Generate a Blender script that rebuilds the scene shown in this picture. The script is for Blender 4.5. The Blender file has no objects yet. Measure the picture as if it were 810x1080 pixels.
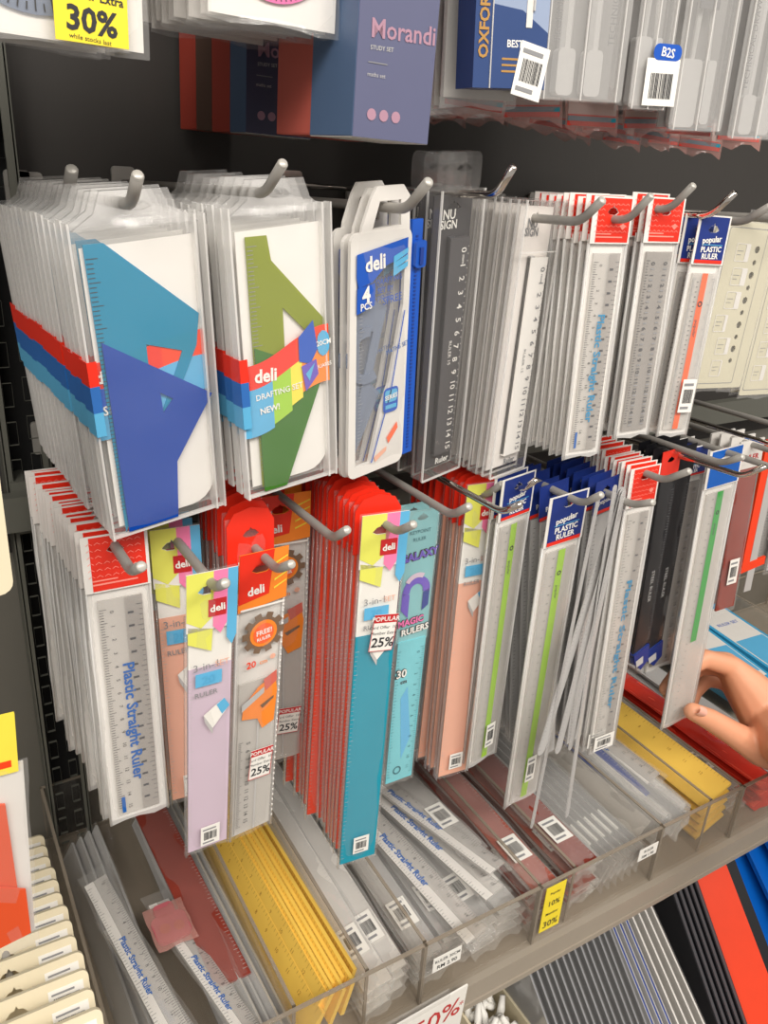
import bpy, bmesh, math, random
from mathutils import Matrix, Vector
from mathutils.geometry import tessellate_polygon

random.seed(11)
SC = bpy.context.scene
COL = SC.collection
R = math.radians
ZC = 1.45                                   # camera height above the shop floor; heights below are given from here

# ------------------------------------------------------------------ camera
cam_d = bpy.data.cameras.new('camera')
cam = bpy.data.objects.new('camera', cam_d)
COL.objects.link(cam)
cam_d.sensor_fit = 'VERTICAL'
cam_d.sensor_height = 36.0
cam_d.lens = 850.0 / 1080.0 * 36.0
cam_d.clip_start = 0.02
YAW, PITCH, ROLL = 0.557, 0.407, -0.064
fwd = Vector((math.sin(YAW) * math.cos(PITCH), math.cos(YAW) * math.cos(PITCH), -math.sin(PITCH)))
rt = Vector((math.cos(YAW), -math.sin(YAW), 0))
dn = fwd.cross(rt)
r2 = math.cos(ROLL) * rt + math.sin(ROLL) * dn
d2 = -math.sin(ROLL) * rt + math.cos(ROLL) * dn
cam.matrix_world = Matrix(((r2.x, -d2.x, -fwd.x, 0), (r2.y, -d2.y, -fwd.y, 0), (r2.z, -d2.z, -fwd.z, ZC), (0, 0, 0, 1)))
SC.camera = cam

# ------------------------------------------------------------------ light, world, exposure
SC.view_settings.view_transform = 'Standard'
SC.view_settings.look = 'None'
SC.view_settings.gamma = 1.0
SC.view_settings.use_curve_mapping = False
SC.view_settings.exposure = 0.0
SC.cycles.transparent_max_bounces = 32
SC.cycles.max_bounces = 8
SC.cycles.caustics_reflective = False
SC.cycles.caustics_refractive = False
W = bpy.data.worlds.new('shop_ambience')
SC.world = W
W.use_nodes = True
W.node_tree.nodes['Background'].inputs[0].default_value = (1.0, 0.95, 0.90, 1)
W.node_tree.nodes['Background'].inputs[1].default_value = 0.42

def area(name, loc, size, power, target, color=(1.0, 0.95, 0.88)):
    d = bpy.data.lights.new(name, 'AREA')
    d.shape = 'RECTANGLE'
    d.size, d.size_y = size
    d.energy = power
    d.color = color
    o = bpy.data.objects.new(name, d)
    COL.objects.link(o)
    o.location = (loc[0], loc[1], loc[2] + ZC)
    o.rotation_euler = (Vector(target) - Vector(loc)).to_track_quat('-Z', 'Y').to_euler()
    return o
area('ceiling_lamp_aisle', (0.10, -1.00, 1.30), (2.4, 0.5), 46, (0.25, 0.45, -0.25))
area('ceiling_lamp_far', (1.7, -0.8, 1.30), (1.6, 0.4), 17, (0.6, 0.45, -0.3))
area('ceiling_lamp_behind', (-1.2, -1.6, 1.30), (2.0, 0.5), 26, (0.2, 0.45, -0.3))

# ------------------------------------------------------------------ materials
def M(name, col, rough=0.5, metal=0.0, noise=0.06, scale=60.0, spec=0.5, coat=0.0, bump=0.0, bscale=200.0):
    m = bpy.data.materials.new(name)
    m.use_nodes = True
    nt = m.node_tree
    b = nt.nodes['Principled BSDF']
    tc = nt.nodes.new('ShaderNodeTexCoord')
    nz = nt.nodes.new('ShaderNodeTexNoise')
    nz.inputs['Scale'].default_value = scale
    nz.inputs['Detail'].default_value = 3
    nt.links.new(tc.outputs['Object'], nz.inputs['Vector'])
    mx = nt.nodes.new('ShaderNodeMix')
    mx.data_type = 'RGBA'
    mx.inputs[6].default_value = (*[c * (1 - noise) for c in col], 1)
    mx.inputs[7].default_value = (*[min(1, c * (1 + noise)) for c in col], 1)
    nt.links.new(nz.outputs['Fac'], mx.inputs[0])
    nt.links.new(mx.outputs[2], b.inputs['Base Color'])
    b.inputs['Roughness'].default_value = rough
    b.inputs['Metallic'].default_value = metal
    b.inputs['Specular IOR Level'].default_value = spec
    b.inputs['Coat Weight'].default_value = coat
    if bump:
        bp = nt.nodes.new('ShaderNodeBump')
        bp.inputs['Strength'].default_value = bump
        bp.inputs['Distance'].default_value = 0.002
        n2 = nt.nodes.new('ShaderNodeTexNoise')
        n2.inputs['Scale'].default_value = bscale
        nt.links.new(tc.outputs['Object'], n2.inputs['Vector'])
        nt.links.new(n2.outputs['Fac'], bp.inputs['Height'])
        nt.links.new(bp.outputs['Normal'], b.inputs['Normal'])
    return m

def FILM(name, haze=0.12, tint=(0.95, 0.93, 0.90), pas=(1, 1, 1), rough=0.14, gloss=1.0, bump=0.35, bscale=45.0):
    """thin clear plastic: lets light straight through, a little milky, with a crinkled sheen"""
    m = bpy.data.materials.new(name)
    m.use_nodes = True
    nt = m.node_tree
    nt.nodes.clear()
    out = nt.nodes.new('ShaderNodeOutputMaterial')
    tr = nt.nodes.new('ShaderNodeBsdfTransparent')
    tr.inputs[0].default_value = (*pas, 1)
    df = nt.nodes.new('ShaderNodeBsdfDiffuse')
    df.inputs[0].default_value = (*tint, 1)
    m1 = nt.nodes.new('ShaderNodeMixShader')
    m1.inputs[0].default_value = haze
    nt.links.new(tr.outputs[0], m1.inputs[1])
    nt.links.new(df.outputs[0], m1.inputs[2])
    gl = nt.nodes.new('ShaderNodeBsdfGlossy')
    gl.inputs[0].default_value = (1, 1, 1, 1)
    gl.inputs['Roughness'].default_value = rough
    fr = nt.nodes.new('ShaderNodeLayerWeight')
    fr.inputs['Blend'].default_value = 0.5
    pw = nt.nodes.new('ShaderNodeMath')
    pw.operation = 'POWER'
    pw.inputs[1].default_value = 4.0
    nt.links.new(fr.outputs['Facing'], pw.inputs[0])
    mu = nt.nodes.new('ShaderNodeMath')
    mu.operation = 'MULTIPLY_ADD'
    mu.inputs[1].default_value = 0.5 * gloss
    mu.inputs[2].default_value = 0.024 * gloss
    nt.links.new(pw.outputs[0], mu.inputs[0])
    m2 = nt.nodes.new('ShaderNodeMixShader')
    nt.links.new(mu.outputs[0], m2.inputs[0])
    nt.links.new(m1.outputs[0], m2.inputs[1])
    nt.links.new(gl.outputs[0], m2.inputs[2])
    nt.links.new(m2.outputs[0], out.inputs[0])
    if bump:
        tc = nt.nodes.new('ShaderNodeTexCoord')
        mp = nt.nodes.new('ShaderNodeMapping')
        mp.inputs['Scale'].default_value = (1.0, 1.0, 0.35)
        nz = nt.nodes.new('ShaderNodeTexNoise')
        nz.inputs['Scale'].default_value = bscale
        nz.inputs['Detail'].default_value = 2
        bp = nt.nodes.new('ShaderNodeBump')
        bp.inputs['Strength'].default_value = bump
        bp.inputs['Distance'].default_value = 0.004
        nt.links.new(tc.outputs['Object'], mp.inputs[0])
        nt.links.new(mp.outputs[0], nz.inputs['Vector'])
        nt.links.new(nz.outputs['Fac'], bp.inputs['Height'])
        nt.links.new(bp.outputs['Normal'], gl.inputs['Normal'])
    return m

def S(r, g, b):                              # sRGB 0-255 -> linear
    return tuple(((c / 255 + 0.055) / 1.055) ** 2.4 if c > 10 else c / 255 / 12.92 for c in (r, g, b))

K = dict(
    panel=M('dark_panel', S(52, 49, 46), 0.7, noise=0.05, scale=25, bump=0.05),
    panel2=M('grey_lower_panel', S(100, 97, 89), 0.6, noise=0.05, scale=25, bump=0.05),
    upright=M('upright_steel', S(92, 92, 84), 0.5, noise=0.06),
    black=M('black_plastic', S(20, 20, 24), 0.35),
    void=M('slot_dark', S(14, 14, 14), 0.9),
    hook=M('grey_hook_paint', S(150, 146, 140), 0.42, noise=0.05),
    chrome=M('chrome', S(225, 218, 210), 0.12, 1.0, noise=0.02),
    hookcap=M('hook_tip', S(190, 186, 178), 0.35, 0.2),
    shelf=M('shelf_enamel', S(158, 148, 134), 0.45, noise=0.04),
    white=M('white_card', S(232, 228, 222), 0.55, noise=0.03),
    paper=M('white_paper', S(238, 235, 228), 0.6, noise=0.03),
    offw=M('offwhite_plastic', S(222, 218, 212), 0.4, noise=0.04),
    cream=M('cream_board', S(226, 214, 184), 0.6, noise=0.03),
    grey=M('grey_print', S(140, 140, 142), 0.5),
    dgrey=M('dark_grey_print', S(74, 74, 78), 0.5),
    lgrey=M('pale_grey_plastic', S(188, 186, 184), 0.4, noise=0.05),
    ink=M('black_ink', S(40, 40, 44), 0.6),
    inkb=M('blue_ink', S(10, 92, 172), 0.5),
    inkc=M('cyan_ink', S(20, 134, 180), 0.5),
    red=M('red_print', S(232, 48, 28), 0.35, noise=0.05),
    redp=M('pale_red_line', S(250, 150, 136), 0.4),
    redd=M('deep_red', S(196, 40, 44), 0.4),
    orange=M('orange_print', S(246, 138, 46), 0.4, noise=0.08, scale=90),
    orangeh=M('hot_orange', S(240, 64, 20), 0.4, noise=0.05),
    oran2=M('orange_stripe', S(246, 106, 60), 0.4),
    yellow=M('yellow_print', S(240, 220, 74), 0.45),
    ylab=M('yellow_label', S(244, 220, 50), 0.5),
    ypas=M('pastel_yellow', S(226, 226, 100), 0.45),
    ppas=M('pastel_pink', S(246, 130, 176), 0.45),
    bpas=M('pastel_blue', S(96, 178, 220), 0.45),
    navy=M('navy_print', S(28, 50, 124), 0.4),
    blue=M('blue_print', S(24, 84, 184), 0.35),
    bandb=M('band_blue', S(44, 104, 178), 0.4),
    sky=M('sky_print', S(90, 172, 214), 0.4),
    teal=M('teal_plastic', S(20, 148, 172), 0.3, noise=0.05),
    dteal=M('dark_teal_plastic', S(10, 96, 108), 0.3),
    coral=M('coral_plastic', S(232, 74, 48), 0.35, noise=0.06),
    peach=M('peach_plastic', S(238, 178, 152), 0.35, noise=0.04),
    lav=M('lavender_plastic', S(206, 186, 202), 0.35, noise=0.04),
    lime=M('lime_stripe', S(160, 204, 60), 0.4),
    green=M('green_stripe', S(60, 160, 72), 0.4),
    wood=M('yellow_wood', S(252, 206, 92), 0.5, noise=0.09, scale=30),
    woodd=M('wood_tick', S(176, 122, 44), 0.6),
    brown=M('brown_gear', S(122, 98, 78), 0.5),
    maroon=M('red_brown_plastic', S(140, 58, 46), 0.3, noise=0.15),
    mar2=M('pale_red_brown', S(170, 92, 78), 0.3, noise=0.12),
    pink=M('pink_plastic', S(226, 150, 160), 0.3),
    hpink=M('hot_pink', S(240, 110, 176), 0.4),
    purple=M('purple_print', S(104, 82, 186), 0.4),
    aqua=M('aqua_plastic', S(120, 200, 210), 0.25, noise=0.08),
    aquad=M('aqua_header', S(130, 186, 190), 0.35, noise=0.12, scale=40),
    cpack=M('compass_backing', S(128, 126, 124), 0.5),
    metal=M('grey_ruler', S(192, 190, 187), 0.3, 0.15, noise=0.1, scale=30),
    mor_b=M('slate_blue_card', S(92, 95, 124), 0.5, noise=0.03),
    mor_s=M('slate_blue_side', S(84, 108, 142), 0.5, noise=0.03),
    mor_n=M('navy_card', S(66, 66, 92), 0.5, noise=0.03),
    mor_p=M('salmon_card', S(212, 104, 90), 0.5, noise=0.03),
    mor_r=M('brick_card', S(184, 70, 54), 0.5, noise=0.03),
    mor_k=M('umber_card', S(96, 72, 60), 0.5, noise=0.03),
    mor_t=M('pink_lettering', S(172, 132, 150), 0.5),
    tin_b=M('tin_blue', S(52, 74, 122), 0.3, noise=0.12, scale=40),
    tin_w=M('tin_sky', S(150, 164, 190), 0.3, noise=0.1, scale=30),
    gold=M('gold_print', S(196, 150, 84), 0.35, 0.3),
    skin=M('skin', S(226, 160, 124), 0.5, noise=0.08, scale=30),
    nail=M('fingernail', S(238, 180, 160), 0.3),
    bsheet=M('blue_sheet', S(10, 92, 184), 0.25, noise=0.25, scale=14),
    csheet=M('cyan_sheet', S(60, 160, 205), 0.25, noise=0.15, scale=14),
    deepb=M('deep_blue_print', S(30, 60, 140), 0.3),
    set_t=FILM('blue_green_acrylic', 0.58, S(0, 166, 206), S(0, 150, 195), 0.1, 1.0, 0.1),
    set_b=FILM('deep_blue_acrylic', 0.58, S(0, 84, 196), S(20, 90, 200), 0.1, 1.0, 0.1),
    set_g=FILM('green_acrylic', 0.6, S(78, 140, 50), S(110, 170, 70), 0.1, 1.0, 0.1),
    set_y=FILM('olive_acrylic', 0.6, S(160, 172, 40), S(190, 198, 80), 0.1, 1.0, 0.1),
    set_k=FILM('smoke_acrylic', 0.40, S(168, 178, 196), S(208, 214, 224), 0.1, 1.0, 0.1),
    set_o=FILM('orange_acrylic', 0.7, S(240, 96, 50), S(250, 150, 110), 0.1, 1.0, 0.1),
    thin=FILM('thin_film', 0.012, gloss=0.5),
    clear=FILM('clear_film', 0.05),
    milky=FILM('milky_film', 0.06, bump=0.5),
    hazy=FILM('hazy_film', 0.45, rough=0.2),
    fray=FILM('crumpled_film', 0.14, rough=0.12, bump=1.0, bscale=60, gloss=3.0),
    pinkt=FILM('pink_acrylic', 0.5, S(214, 120, 130), S(230, 150, 150), 0.15, 1.0, 0.2),
    pinkf=FILM('pinkish_film', 0.35, S(205, 150, 140), rough=0.1, bump=0.9, bscale=70, gloss=1.6),
    redf=FILM('red_film', 0.6, S(244, 70, 50), S(240, 90, 70), rough=0.1, bump=0.6, bscale=50, gloss=1.6),
    blister=FILM('clear_blister', 0.07, S(200, 196, 192), rough=0.08, gloss=1.2, bump=0.05),
    acryl=FILM('clear_acrylic', 0.035, S(200, 192, 182), (0.975, 0.965, 0.95), 0.06, 1.0, 0.0),
    acedge=FILM('acrylic_edge', 0.55, S(170, 158, 142), (0.8, 0.78, 0.74), 0.1, 1.0, 0.0),
    clruler=FILM('clear_ruler', 0.38, S(226, 222, 216), (0.96, 0.955, 0.95), 0.08, 1.0, 0.0),
    dotruler=FILM('grey_flecked_ruler', 0.55, S(182, 176, 170), (0.85, 0.85, 0.85), 0.1, 1.0, 0.0),
)

# ------------------------------------------------------------------ mesh helper
TXT = {}
def glyphs(s, bold):
    k = (s, bold)
    if k not in TXT:
        c = bpy.data.curves.new('glyph', 'FONT')
        c.body = s
        c.size = 1.0
        c.offset = bold
        c.resolution_u = 2
        o = bpy.data.objects.new('glyph', c)
        COL.objects.link(o)
        me = bpy.data.meshes.new_from_object(o)
        vs = [(v.co.x, v.co.y) for v in me.vertices]
        fs = [tuple(p.vertices) for p in me.polygons]
        bpy.data.objects.remove(o)
        bpy.data.curves.remove(c)
        bpy.data.meshes.remove(me)
        w = max((v[0] for v in vs), default=0)
        TXT[k] = (vs, fs, w)
    return TXT[k]

class MB:
    """collects faces in several materials and links them as one mesh object"""
    def __init__(s):
        s.v, s.f, s.mi, s.mats, s.T = [], [], [], [], None
    def _m(s, mat):
        if isinstance(mat, str): mat = K[mat]
        if mat not in s.mats: s.mats.append(mat)
        return s.mats.index(mat)
    def add(s, vs, fs, mat):
        n = len(s.v)
        s.v += [tuple(s.T @ Vector(p)) if s.T else tuple(p) for p in vs]
        k = s._m(mat)
        for f in fs:
            s.f.append(tuple(n + i for i in f))
            s.mi.append(k)
    def box(s, x0, x1, y0, y1, z0, z1, mat):
        v = [(x0, y0, z0), (x1, y0, z0), (x1, y1, z0), (x0, y1, z0), (x0, y0, z1), (x1, y0, z1), (x1, y1, z1), (x0, y1, z1)]
        s.add(v, [(0, 3, 2, 1), (4, 5, 6, 7), (0, 1, 5, 4), (1, 2, 6, 5), (2, 3, 7, 6), (3, 0, 4, 7)], mat)
    def rect(s, x0, z0, x1, z1, y, mat):
        s.add([(x0, y, z0), (x1, y, z0), (x1, y, z1), (x0, y, z1)], [(0, 1, 2, 3)], mat)
    def poly(s, pts, y, mat, th=0.0, holes=()):
        """outline in x,z facing -y, optionally thick, optionally with holes"""
        def ccw(l):
            a = sum(l[i][0] * l[(i + 1) % len(l)][1] - l[(i + 1) % len(l)][0] * l[i][1] for i in range(len(l)))
            return l if a > 0 else l[::-1]
        loops = [ccw(list(pts))] + [ccw(list(h))[::-1] for h in holes]
        flat = [p for l in loops for p in l]
        tr = tessellate_polygon([[Vector((p[0], p[1], 0)) for p in l] for l in loops])
        fs = []
        for t in tr:
            a, b, c = (flat[i] for i in t)
            sg = (b[0] - a[0]) * (c[1] - a[1]) - (c[0] - a[0]) * (b[1] - a[1])
            fs.append(tuple(t) if sg > 0 else (t[0], t[2], t[1]))
        s.add([(p[0], y, p[1]) for p in flat], fs, mat)
        if th:
            s.add([(p[0], y + th, p[1]) for p in flat], [f[::-1] for f in fs], mat)
            for l in loops:
                n = len(l)
                s.add([(p[0], y, p[1]) for p in l] + [(p[0], y + th, p[1]) for p in l],
                      [(i, i + n, (i + 1) % n + n, (i + 1) % n) for i in range(n)], mat)
    def text(s, t, x, z, size, mat, y, rot=0.0, bold=0.0, align=0.5, sx=1.0):
        """lettering facing -y; rot turns it in the plane, align 0 left .. 1 right"""
        vs, fs, w = glyphs(t, bold)
        c, q = math.cos(R(rot)), math.sin(R(rot))
        o = []
        for a, b in vs:
            a = (a - w * align) * size * sx
            b = (b - 0.35) * size
            o.append((x + a * c - b * q, y, z + a * q + b * c))
        s.add(o, fs, mat)
    def ticks(s, x, z0, z1, n, l, mat, y, big=5, wd=0.00035):
        """a scale down a ruler: n marks from z0 to z1 reaching l from x"""
        for i in range(n + 1):
            z = z0 + (z1 - z0) * i / n
            k = l * (1.0 if i % big == 0 else 0.6)
            s.rect(min(x, x + k), z - wd / 2, max(x, x + k), z + wd / 2, y, mat)
    def barcode(s, x0, z0, x1, z1, y, rnd, mat='ink', vertical=False):
        u = 0.06
        while u < 0.94:
            w = rnd.choice((0.015, 0.025, 0.04))
            if vertical:
                s.rect(x0 + 0.1 * (x1 - x0), z0 + (z1 - z0) * u, x1 - 0.1 * (x1 - x0), z0 + (z1 - z0) * min(0.95, u + w), y, mat)
            else:
                s.rect(x0 + (x1 - x0) * u, z0, x0 + (x1 - x0) * min(0.95, u + w), z1, y, mat)
            u += w + rnd.choice((0.015, 0.03))
    def tube(s, path, r, mat, seg=10, r1=None):
        path = [Vector(p) for p in path]
        n = len(path)
        rings = []
        up = Vector((0.31, 0.12, 0.94)).normalized()
        for i, p in enumerate(path):
            d = (path[min(i + 1, n - 1)] - path[max(i - 1, 0)]).normalized()
            a = d.cross(up).normalized()
            b = a.cross(d)
            rr = r if r1 is None else r + (r1 - r) * i / (n - 1)
            rings.append([p + (a * math.cos(2 * math.pi * k / seg) + b * math.sin(2 * math.pi * k / seg)) * rr for k in range(seg)])
        v = [q for g in rings for q in g]
        f = [(i * seg + k, (i + 1) * seg + k, (i + 1) * seg + (k + 1) % seg, i * seg + (k + 1) % seg) for i in range(n - 1) for k in range(seg)]
        f += [tuple(range(seg)), tuple((n - 1) * seg + k for k in range(seg))[::-1]]
        s.add(v, [g[::-1] for g in f], mat)
    def sleeve(s, w, h, th, mat, seed, z=0.0, nx=5, nz=22, wr=1.0, back=None):
        """a flat plastic bag: two crinkled sheets welded round the rim"""
        rnd = random.Random(seed)
        ph = [rnd.uniform(0, 6.28) for _ in range(6)]
        fr, bk = [], []
        for j in range(nz + 1):
            for i in range(nx + 1):
                u, v = i / nx, j / nz
                e = min(1, min(u, 1 - u) * 6) * min(1, min(v, 1 - v) * 14)
                q = wr * (0.22 * math.sin(v * 17 + u * 5 + ph[0]) + 0.18 * math.sin(v * 31 - u * 9 + ph[1]) + 0.15 * math.sin(u * 11 + ph[2]))
                x = (u - 0.5) * w + (0.0006 * wr * math.sin(v * 13 + ph[3]) if i in (0, nx) else 0)
                zz = z - v * h + (0.0012 * wr * math.sin(u * 9 + ph[4]) if j == nz else 0)
                fr.append((x, -th / 2 * e * (1 + q) - 0.0002, zz))
                bk.append((x, th / 2 * e * (1 + 0.5 * q) + 0.0002, zz))
        m = nx + 1
        q = [(j * m + i, (j + 1) * m + i, (j + 1) * m + i + 1, j * m + i + 1) for j in range(nz) for i in range(nx)]
        s.add(fr, q, mat)
        s.add(bk, [t[::-1] for t in q], back or mat)
    def build(s, name, parent=None, smooth=False):
        me = bpy.data.meshes.new(name)
        me.from_pydata(s.v, [], s.f)
        for m in s.mats: me.materials.append(m)
        me.polygons.foreach_set('material_index', s.mi)
        if smooth: me.polygons.foreach_set('use_smooth', [True] * len(s.f))
        me.update()
        o = bpy.data.objects.new(name, me)
        COL.objects.link(o)
        if parent: o.parent = parent
        return o

def tag(o, label, cat, group=None, kind=None):
    if label: o['label'] = label
    if cat: o['category'] = cat
    if group: o['group'] = group
    if kind: o['kind'] = kind
    return o

def empty(name):
    o = bpy.data.objects.new(name, None)
    COL.objects.link(o)
    o.empty_display_size = 0.02
    return o

def copy_tree(o, parent=None):
    c = o.copy()
    COL.objects.link(c)
    if parent: c.parent = parent
    for ch in o.children:
        copy_tree(ch, c)
    return c

def pose(o, x, y, z, yaw=0, lean=0, roll=0):
    """stand a pack up: hung at its top middle, turned, leaning back, rolled"""
    o.matrix_world = Matrix.Translation((x, y, z + ZC)) @ Matrix.Rotation(R(yaw), 4, 'Z') @ Matrix.Rotation(R(-lean), 4, 'X') @ Matrix.Rotation(R(-roll), 4, 'Y')

def lay(o, x, y, z, yaw=0, bank=0, pitch=0):
    """lay a ruler down, its top end at the back: yaw in plan, bank about its length, pitch of the front end"""
    o.matrix_world = Matrix.Translation((x, y, z + ZC)) @ Matrix.Rotation(R(yaw), 4, 'Z') @ Matrix.Rotation(R(-90 + pitch), 4, 'X') @ Matrix.Rotation(R(bank), 4, 'Z')

NTH = ['', 'front', 'second', 'third', 'fourth', 'fifth', 'sixth', 'seventh', 'eighth', 'ninth', 'tenth', 'eleventh', 'twelfth',
       'thirteenth', 'fourteenth', 'fifteenth', 'sixteenth', 'seventeenth', 'eighteenth', 'nineteenth', 'twentieth']

def stack(protos, front, n, dy, lab_front, lab_back, cat, group, dx=0.0, dz=0.0, jit=1.0, dyaw=0.0, first=1, rnd=None):
    """hang n packs behind one another on a hook; lab_back holds {n} for the ordinal from the front"""
    rnd = rnd or random.Random(hash(lab_front) % 1 + len(lab_front) * 7 + n)
    x, y, z, yaw, lean, roll = front
    for k in range(n):
        p = protos[0] if k == 0 or len(protos) == 1 else protos[1 + (k - 1) % (len(protos) - 1)]
        if 'used' in USED.setdefault(p.name, set()):
            o = copy_tree(p)
        else:
            o = p
            USED[p.name].add('used')
        j = jit if k else 0
        pose(o, x + dx * k + rnd.uniform(-1, 1) * 0.0012 * j, y + dy * k + rnd.uniform(-.15, .15) * dy * j, z + dz * k + rnd.uniform(-1, 1) * 0.0022 * j,
             yaw + dyaw * k + rnd.uniform(-1, 1) * 0.9 * j, lean + rnd.uniform(-1, 1) * 0.35 * j, roll + rnd.uniform(-1, 1) * 0.9 * j)
        i = k + first
        tag(o, lab_front if i == 1 else lab_back.format(n=NTH[i]), cat, group if n > 1 or first > 1 else None)
USED = {}

def slot(x, z, w=0.012, h=0.0035):
    return [(x - w / 2, z), (x - w / 4, z + h * 0.9), (x - w / 12, z + h), (x, z + h * 1.5), (x + w / 12, z + h), (x + w / 4, z + h * 0.9), (x + w / 2, z), (x + w / 4, z - h * 0.5), (x - w / 4, z - h * 0.5)]

def rrect(x0, z0, x1, z1, r, n=4):
    p = []
    for cx, cz, a in ((x1 - r, z1 - r, 0), (x0 + r, z1 - r, 90), (x0 + r, z0 + r, 180), (x1 - r, z0 + r, 270)):
        for i in range(n + 1):
            t = R(a + 90 * i / n)
            p.append((cx + r * math.cos(t), cz + r * math.sin(t)))
    return p

def arc(cx, cz, r, a0, a1, n):
    return [(cx + r * math.cos(R(a0 + (a1 - a0) * i / n)), cz + r * math.sin(R(a0 + (a1 - a0) * i / n))) for i in range(n + 1)]

# ------------------------------------------------------------------ the setting
b = MB()
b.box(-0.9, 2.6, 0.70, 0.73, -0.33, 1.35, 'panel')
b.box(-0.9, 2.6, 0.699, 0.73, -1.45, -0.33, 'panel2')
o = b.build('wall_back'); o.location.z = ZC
tag(o, 'dark grey back panel of the display bay behind the hooks', 'wall', None, 'structure')
b = MB()
b.box(-2.5, 3.2, -2.5, 0.73, -0.03, 0.0, M('floor_tile', S(150, 140, 128), 0.35, noise=0.05, scale=6))
o = b.build('floor'); tag(o, 'pale tiled shop floor under the display bay', 'floor', None, 'structure')

# slotted uprights
b = MB()
for x0 in (0.058,):
    holes = []
    for r_ in range(34):
        for c_ in (0.009, 0.024):
            z = -0.98 + r_ * 0.0315 + (0.004 if c_ > 0.01 else 0)
            holes.append([(x0 + c_ - 0.0035, z), (x0 + c_ + 0.0035, z), (x0 + c_ + 0.0035, z + 0.019), (x0 + c_ - 0.0035, z + 0.019)])
    b.poly([(x0, -1.40), (x0 + 0.034, -1.40), (x0 + 0.034, 0.30), (x0, 0.30)], 0.672, 'upright', 0.003, holes)
    b.box(x0 - 0.001, x0 + 0.001, 0.672, 0.700, -1.40, 0.30, 'upright')
    b.box(x0 + 0.033, x0 + 0.035, 0.672, 0.700, -1.40, 0.30, 'upright')
    b.rect(x0 + 0.001, -1.4, x0 + 0.033, 0.3, 0.697, 'void')
o = b.build('upright_post'); o.location.z = ZC
tag(o, 'grey steel upright with two columns of slots at the left end of the bay', 'upright post')
b = MB()
b.box(-0.10, 1.35, 0.655, 0.668, -0.292, -0.262, 'upright')
for x in (0.06, 0.70, 1.30):
    b.box(x, x + 0.012, 0.668, 0.700, -0.300, -0.254, 'upright')
o = b.build('cross_bar'); o.location.z = ZC
tag(o, 'grey horizontal steel bar carrying the lower row of hooks', 'cross bar')

# the tray shelf
t = empty('display_shelf'); t.location = (0, 0, ZC)
tag(t, 'grey enamelled shelf that carries the long clear divider tray', 'shelf')
b = MB()
b.box(0.045, 1.45, 0.372, 0.70, -0.664, -0.658, 'shelf')
b.build('deck', t)
b = MB()
b.box(0.045, 1.45, 0.362, 0.372, -0.690, -0.6585, 'shelf')
b.box(0.045, 1.45, 0.3605, 0.362, -0.664, -0.6585, 'shelf')
b.box(0.045, 1.45, 0.3605, 0.362, -0.690, -0.684, 'shelf')
b.build('front_lip', t)
b = MB()
b.box(0.05, 0.054, 0.40, 0.695, -0.72, -0.664, 'upright')
b.build('bracket', t)

# the lower shelf
t = empty('lower_shelf'); t.location = (0, 0, ZC)
tag(t, 'dark lower shelf under the tray with folders and packs on it', 'shelf')
b = MB()
b.box(-0.3, 1.6, 0.20, 0.70, -1.072, -1.06, 'shelf')
b.build('deck', t)
b = MB()
b.box(-0.3, 1.6, 0.188, 0.20, -1.10, -1.058, 'shelf')
b.build('front_lip', t)

# unseen canopy above the frame, added to shade the upper back panel
t = empty('unseen_shade_shelf'); t.location = (0, 0, ZC)
tag(t, 'unseen shelf added above the top row of hooks to shade the back panel', 'shelf')
b = MB()
b.box(-0.8, 2.3, 0.36, 0.70, 0.375, 0.385, 'shelf')
b.build('deck', t)

# ------------------------------------------------------------------ the clear divider tray
tray = empty('divider_tray'); tray.location = (0, 0, ZC)
tag(tray, 'long clear acrylic tray with dividers full of loose rulers along the shelf front', 'tray')
TZ0, TZ1 = -0.6575, -0.586
def pane(name, x0, x1, y0, y1, z0=TZ0, z1=TZ1, label=None):
    b = MB()
    b.box(x0, x1, y0, y1, z0, z1 - 0.0012, 'acryl')
    e = 0.0001
    b.box(x0 - e, x1 + e, y0 - e, y1 + e, z1 - 0.0012, z1, 'acedge')
    if x1 - x0 > y1 - y0:
        b.box(x0 - e, x0 + 0.0012, y0 - e, y1 + e, z0, z1, 'acedge')
        b.box(x1 - 0.0012, x1 + e, y0 - e, y1 + e, z0, z1, 'acedge')
    else:
        b.box(x0 - e, x1 + e, y0 - e, y0 + 0.0012, z0, z1, 'acedge')
    o = b.build(name, tray)
    if label: o['label'] = label
    return o
XS = [0.052, 0.178, 0.2415, 0.296, 0.420, 0.463, 0.578, 0.653, 0.701, 0.86]
b = MB()
b.box(0.052, 1.22, 0.370, 0.694, TZ0, TZ0 + 0.002, 'acryl')
b.build('tray_base', tray)
for a_, c_ in ((0.052, 0.296), (0.2965, 0.4203), (0.4207, 0.578), (0.5785, 0.703), (0.7035, 1.22)):
    pane('front_panel', a_, c_, 0.3665, 0.3695)
pane('back_panel', 0.052, 1.22, 0.692, 0.6945)
for x in XS + [1.065, 1.2175]:
    pane('divider', x, x + 0.0025, 0.3705, 0.691)

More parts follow.
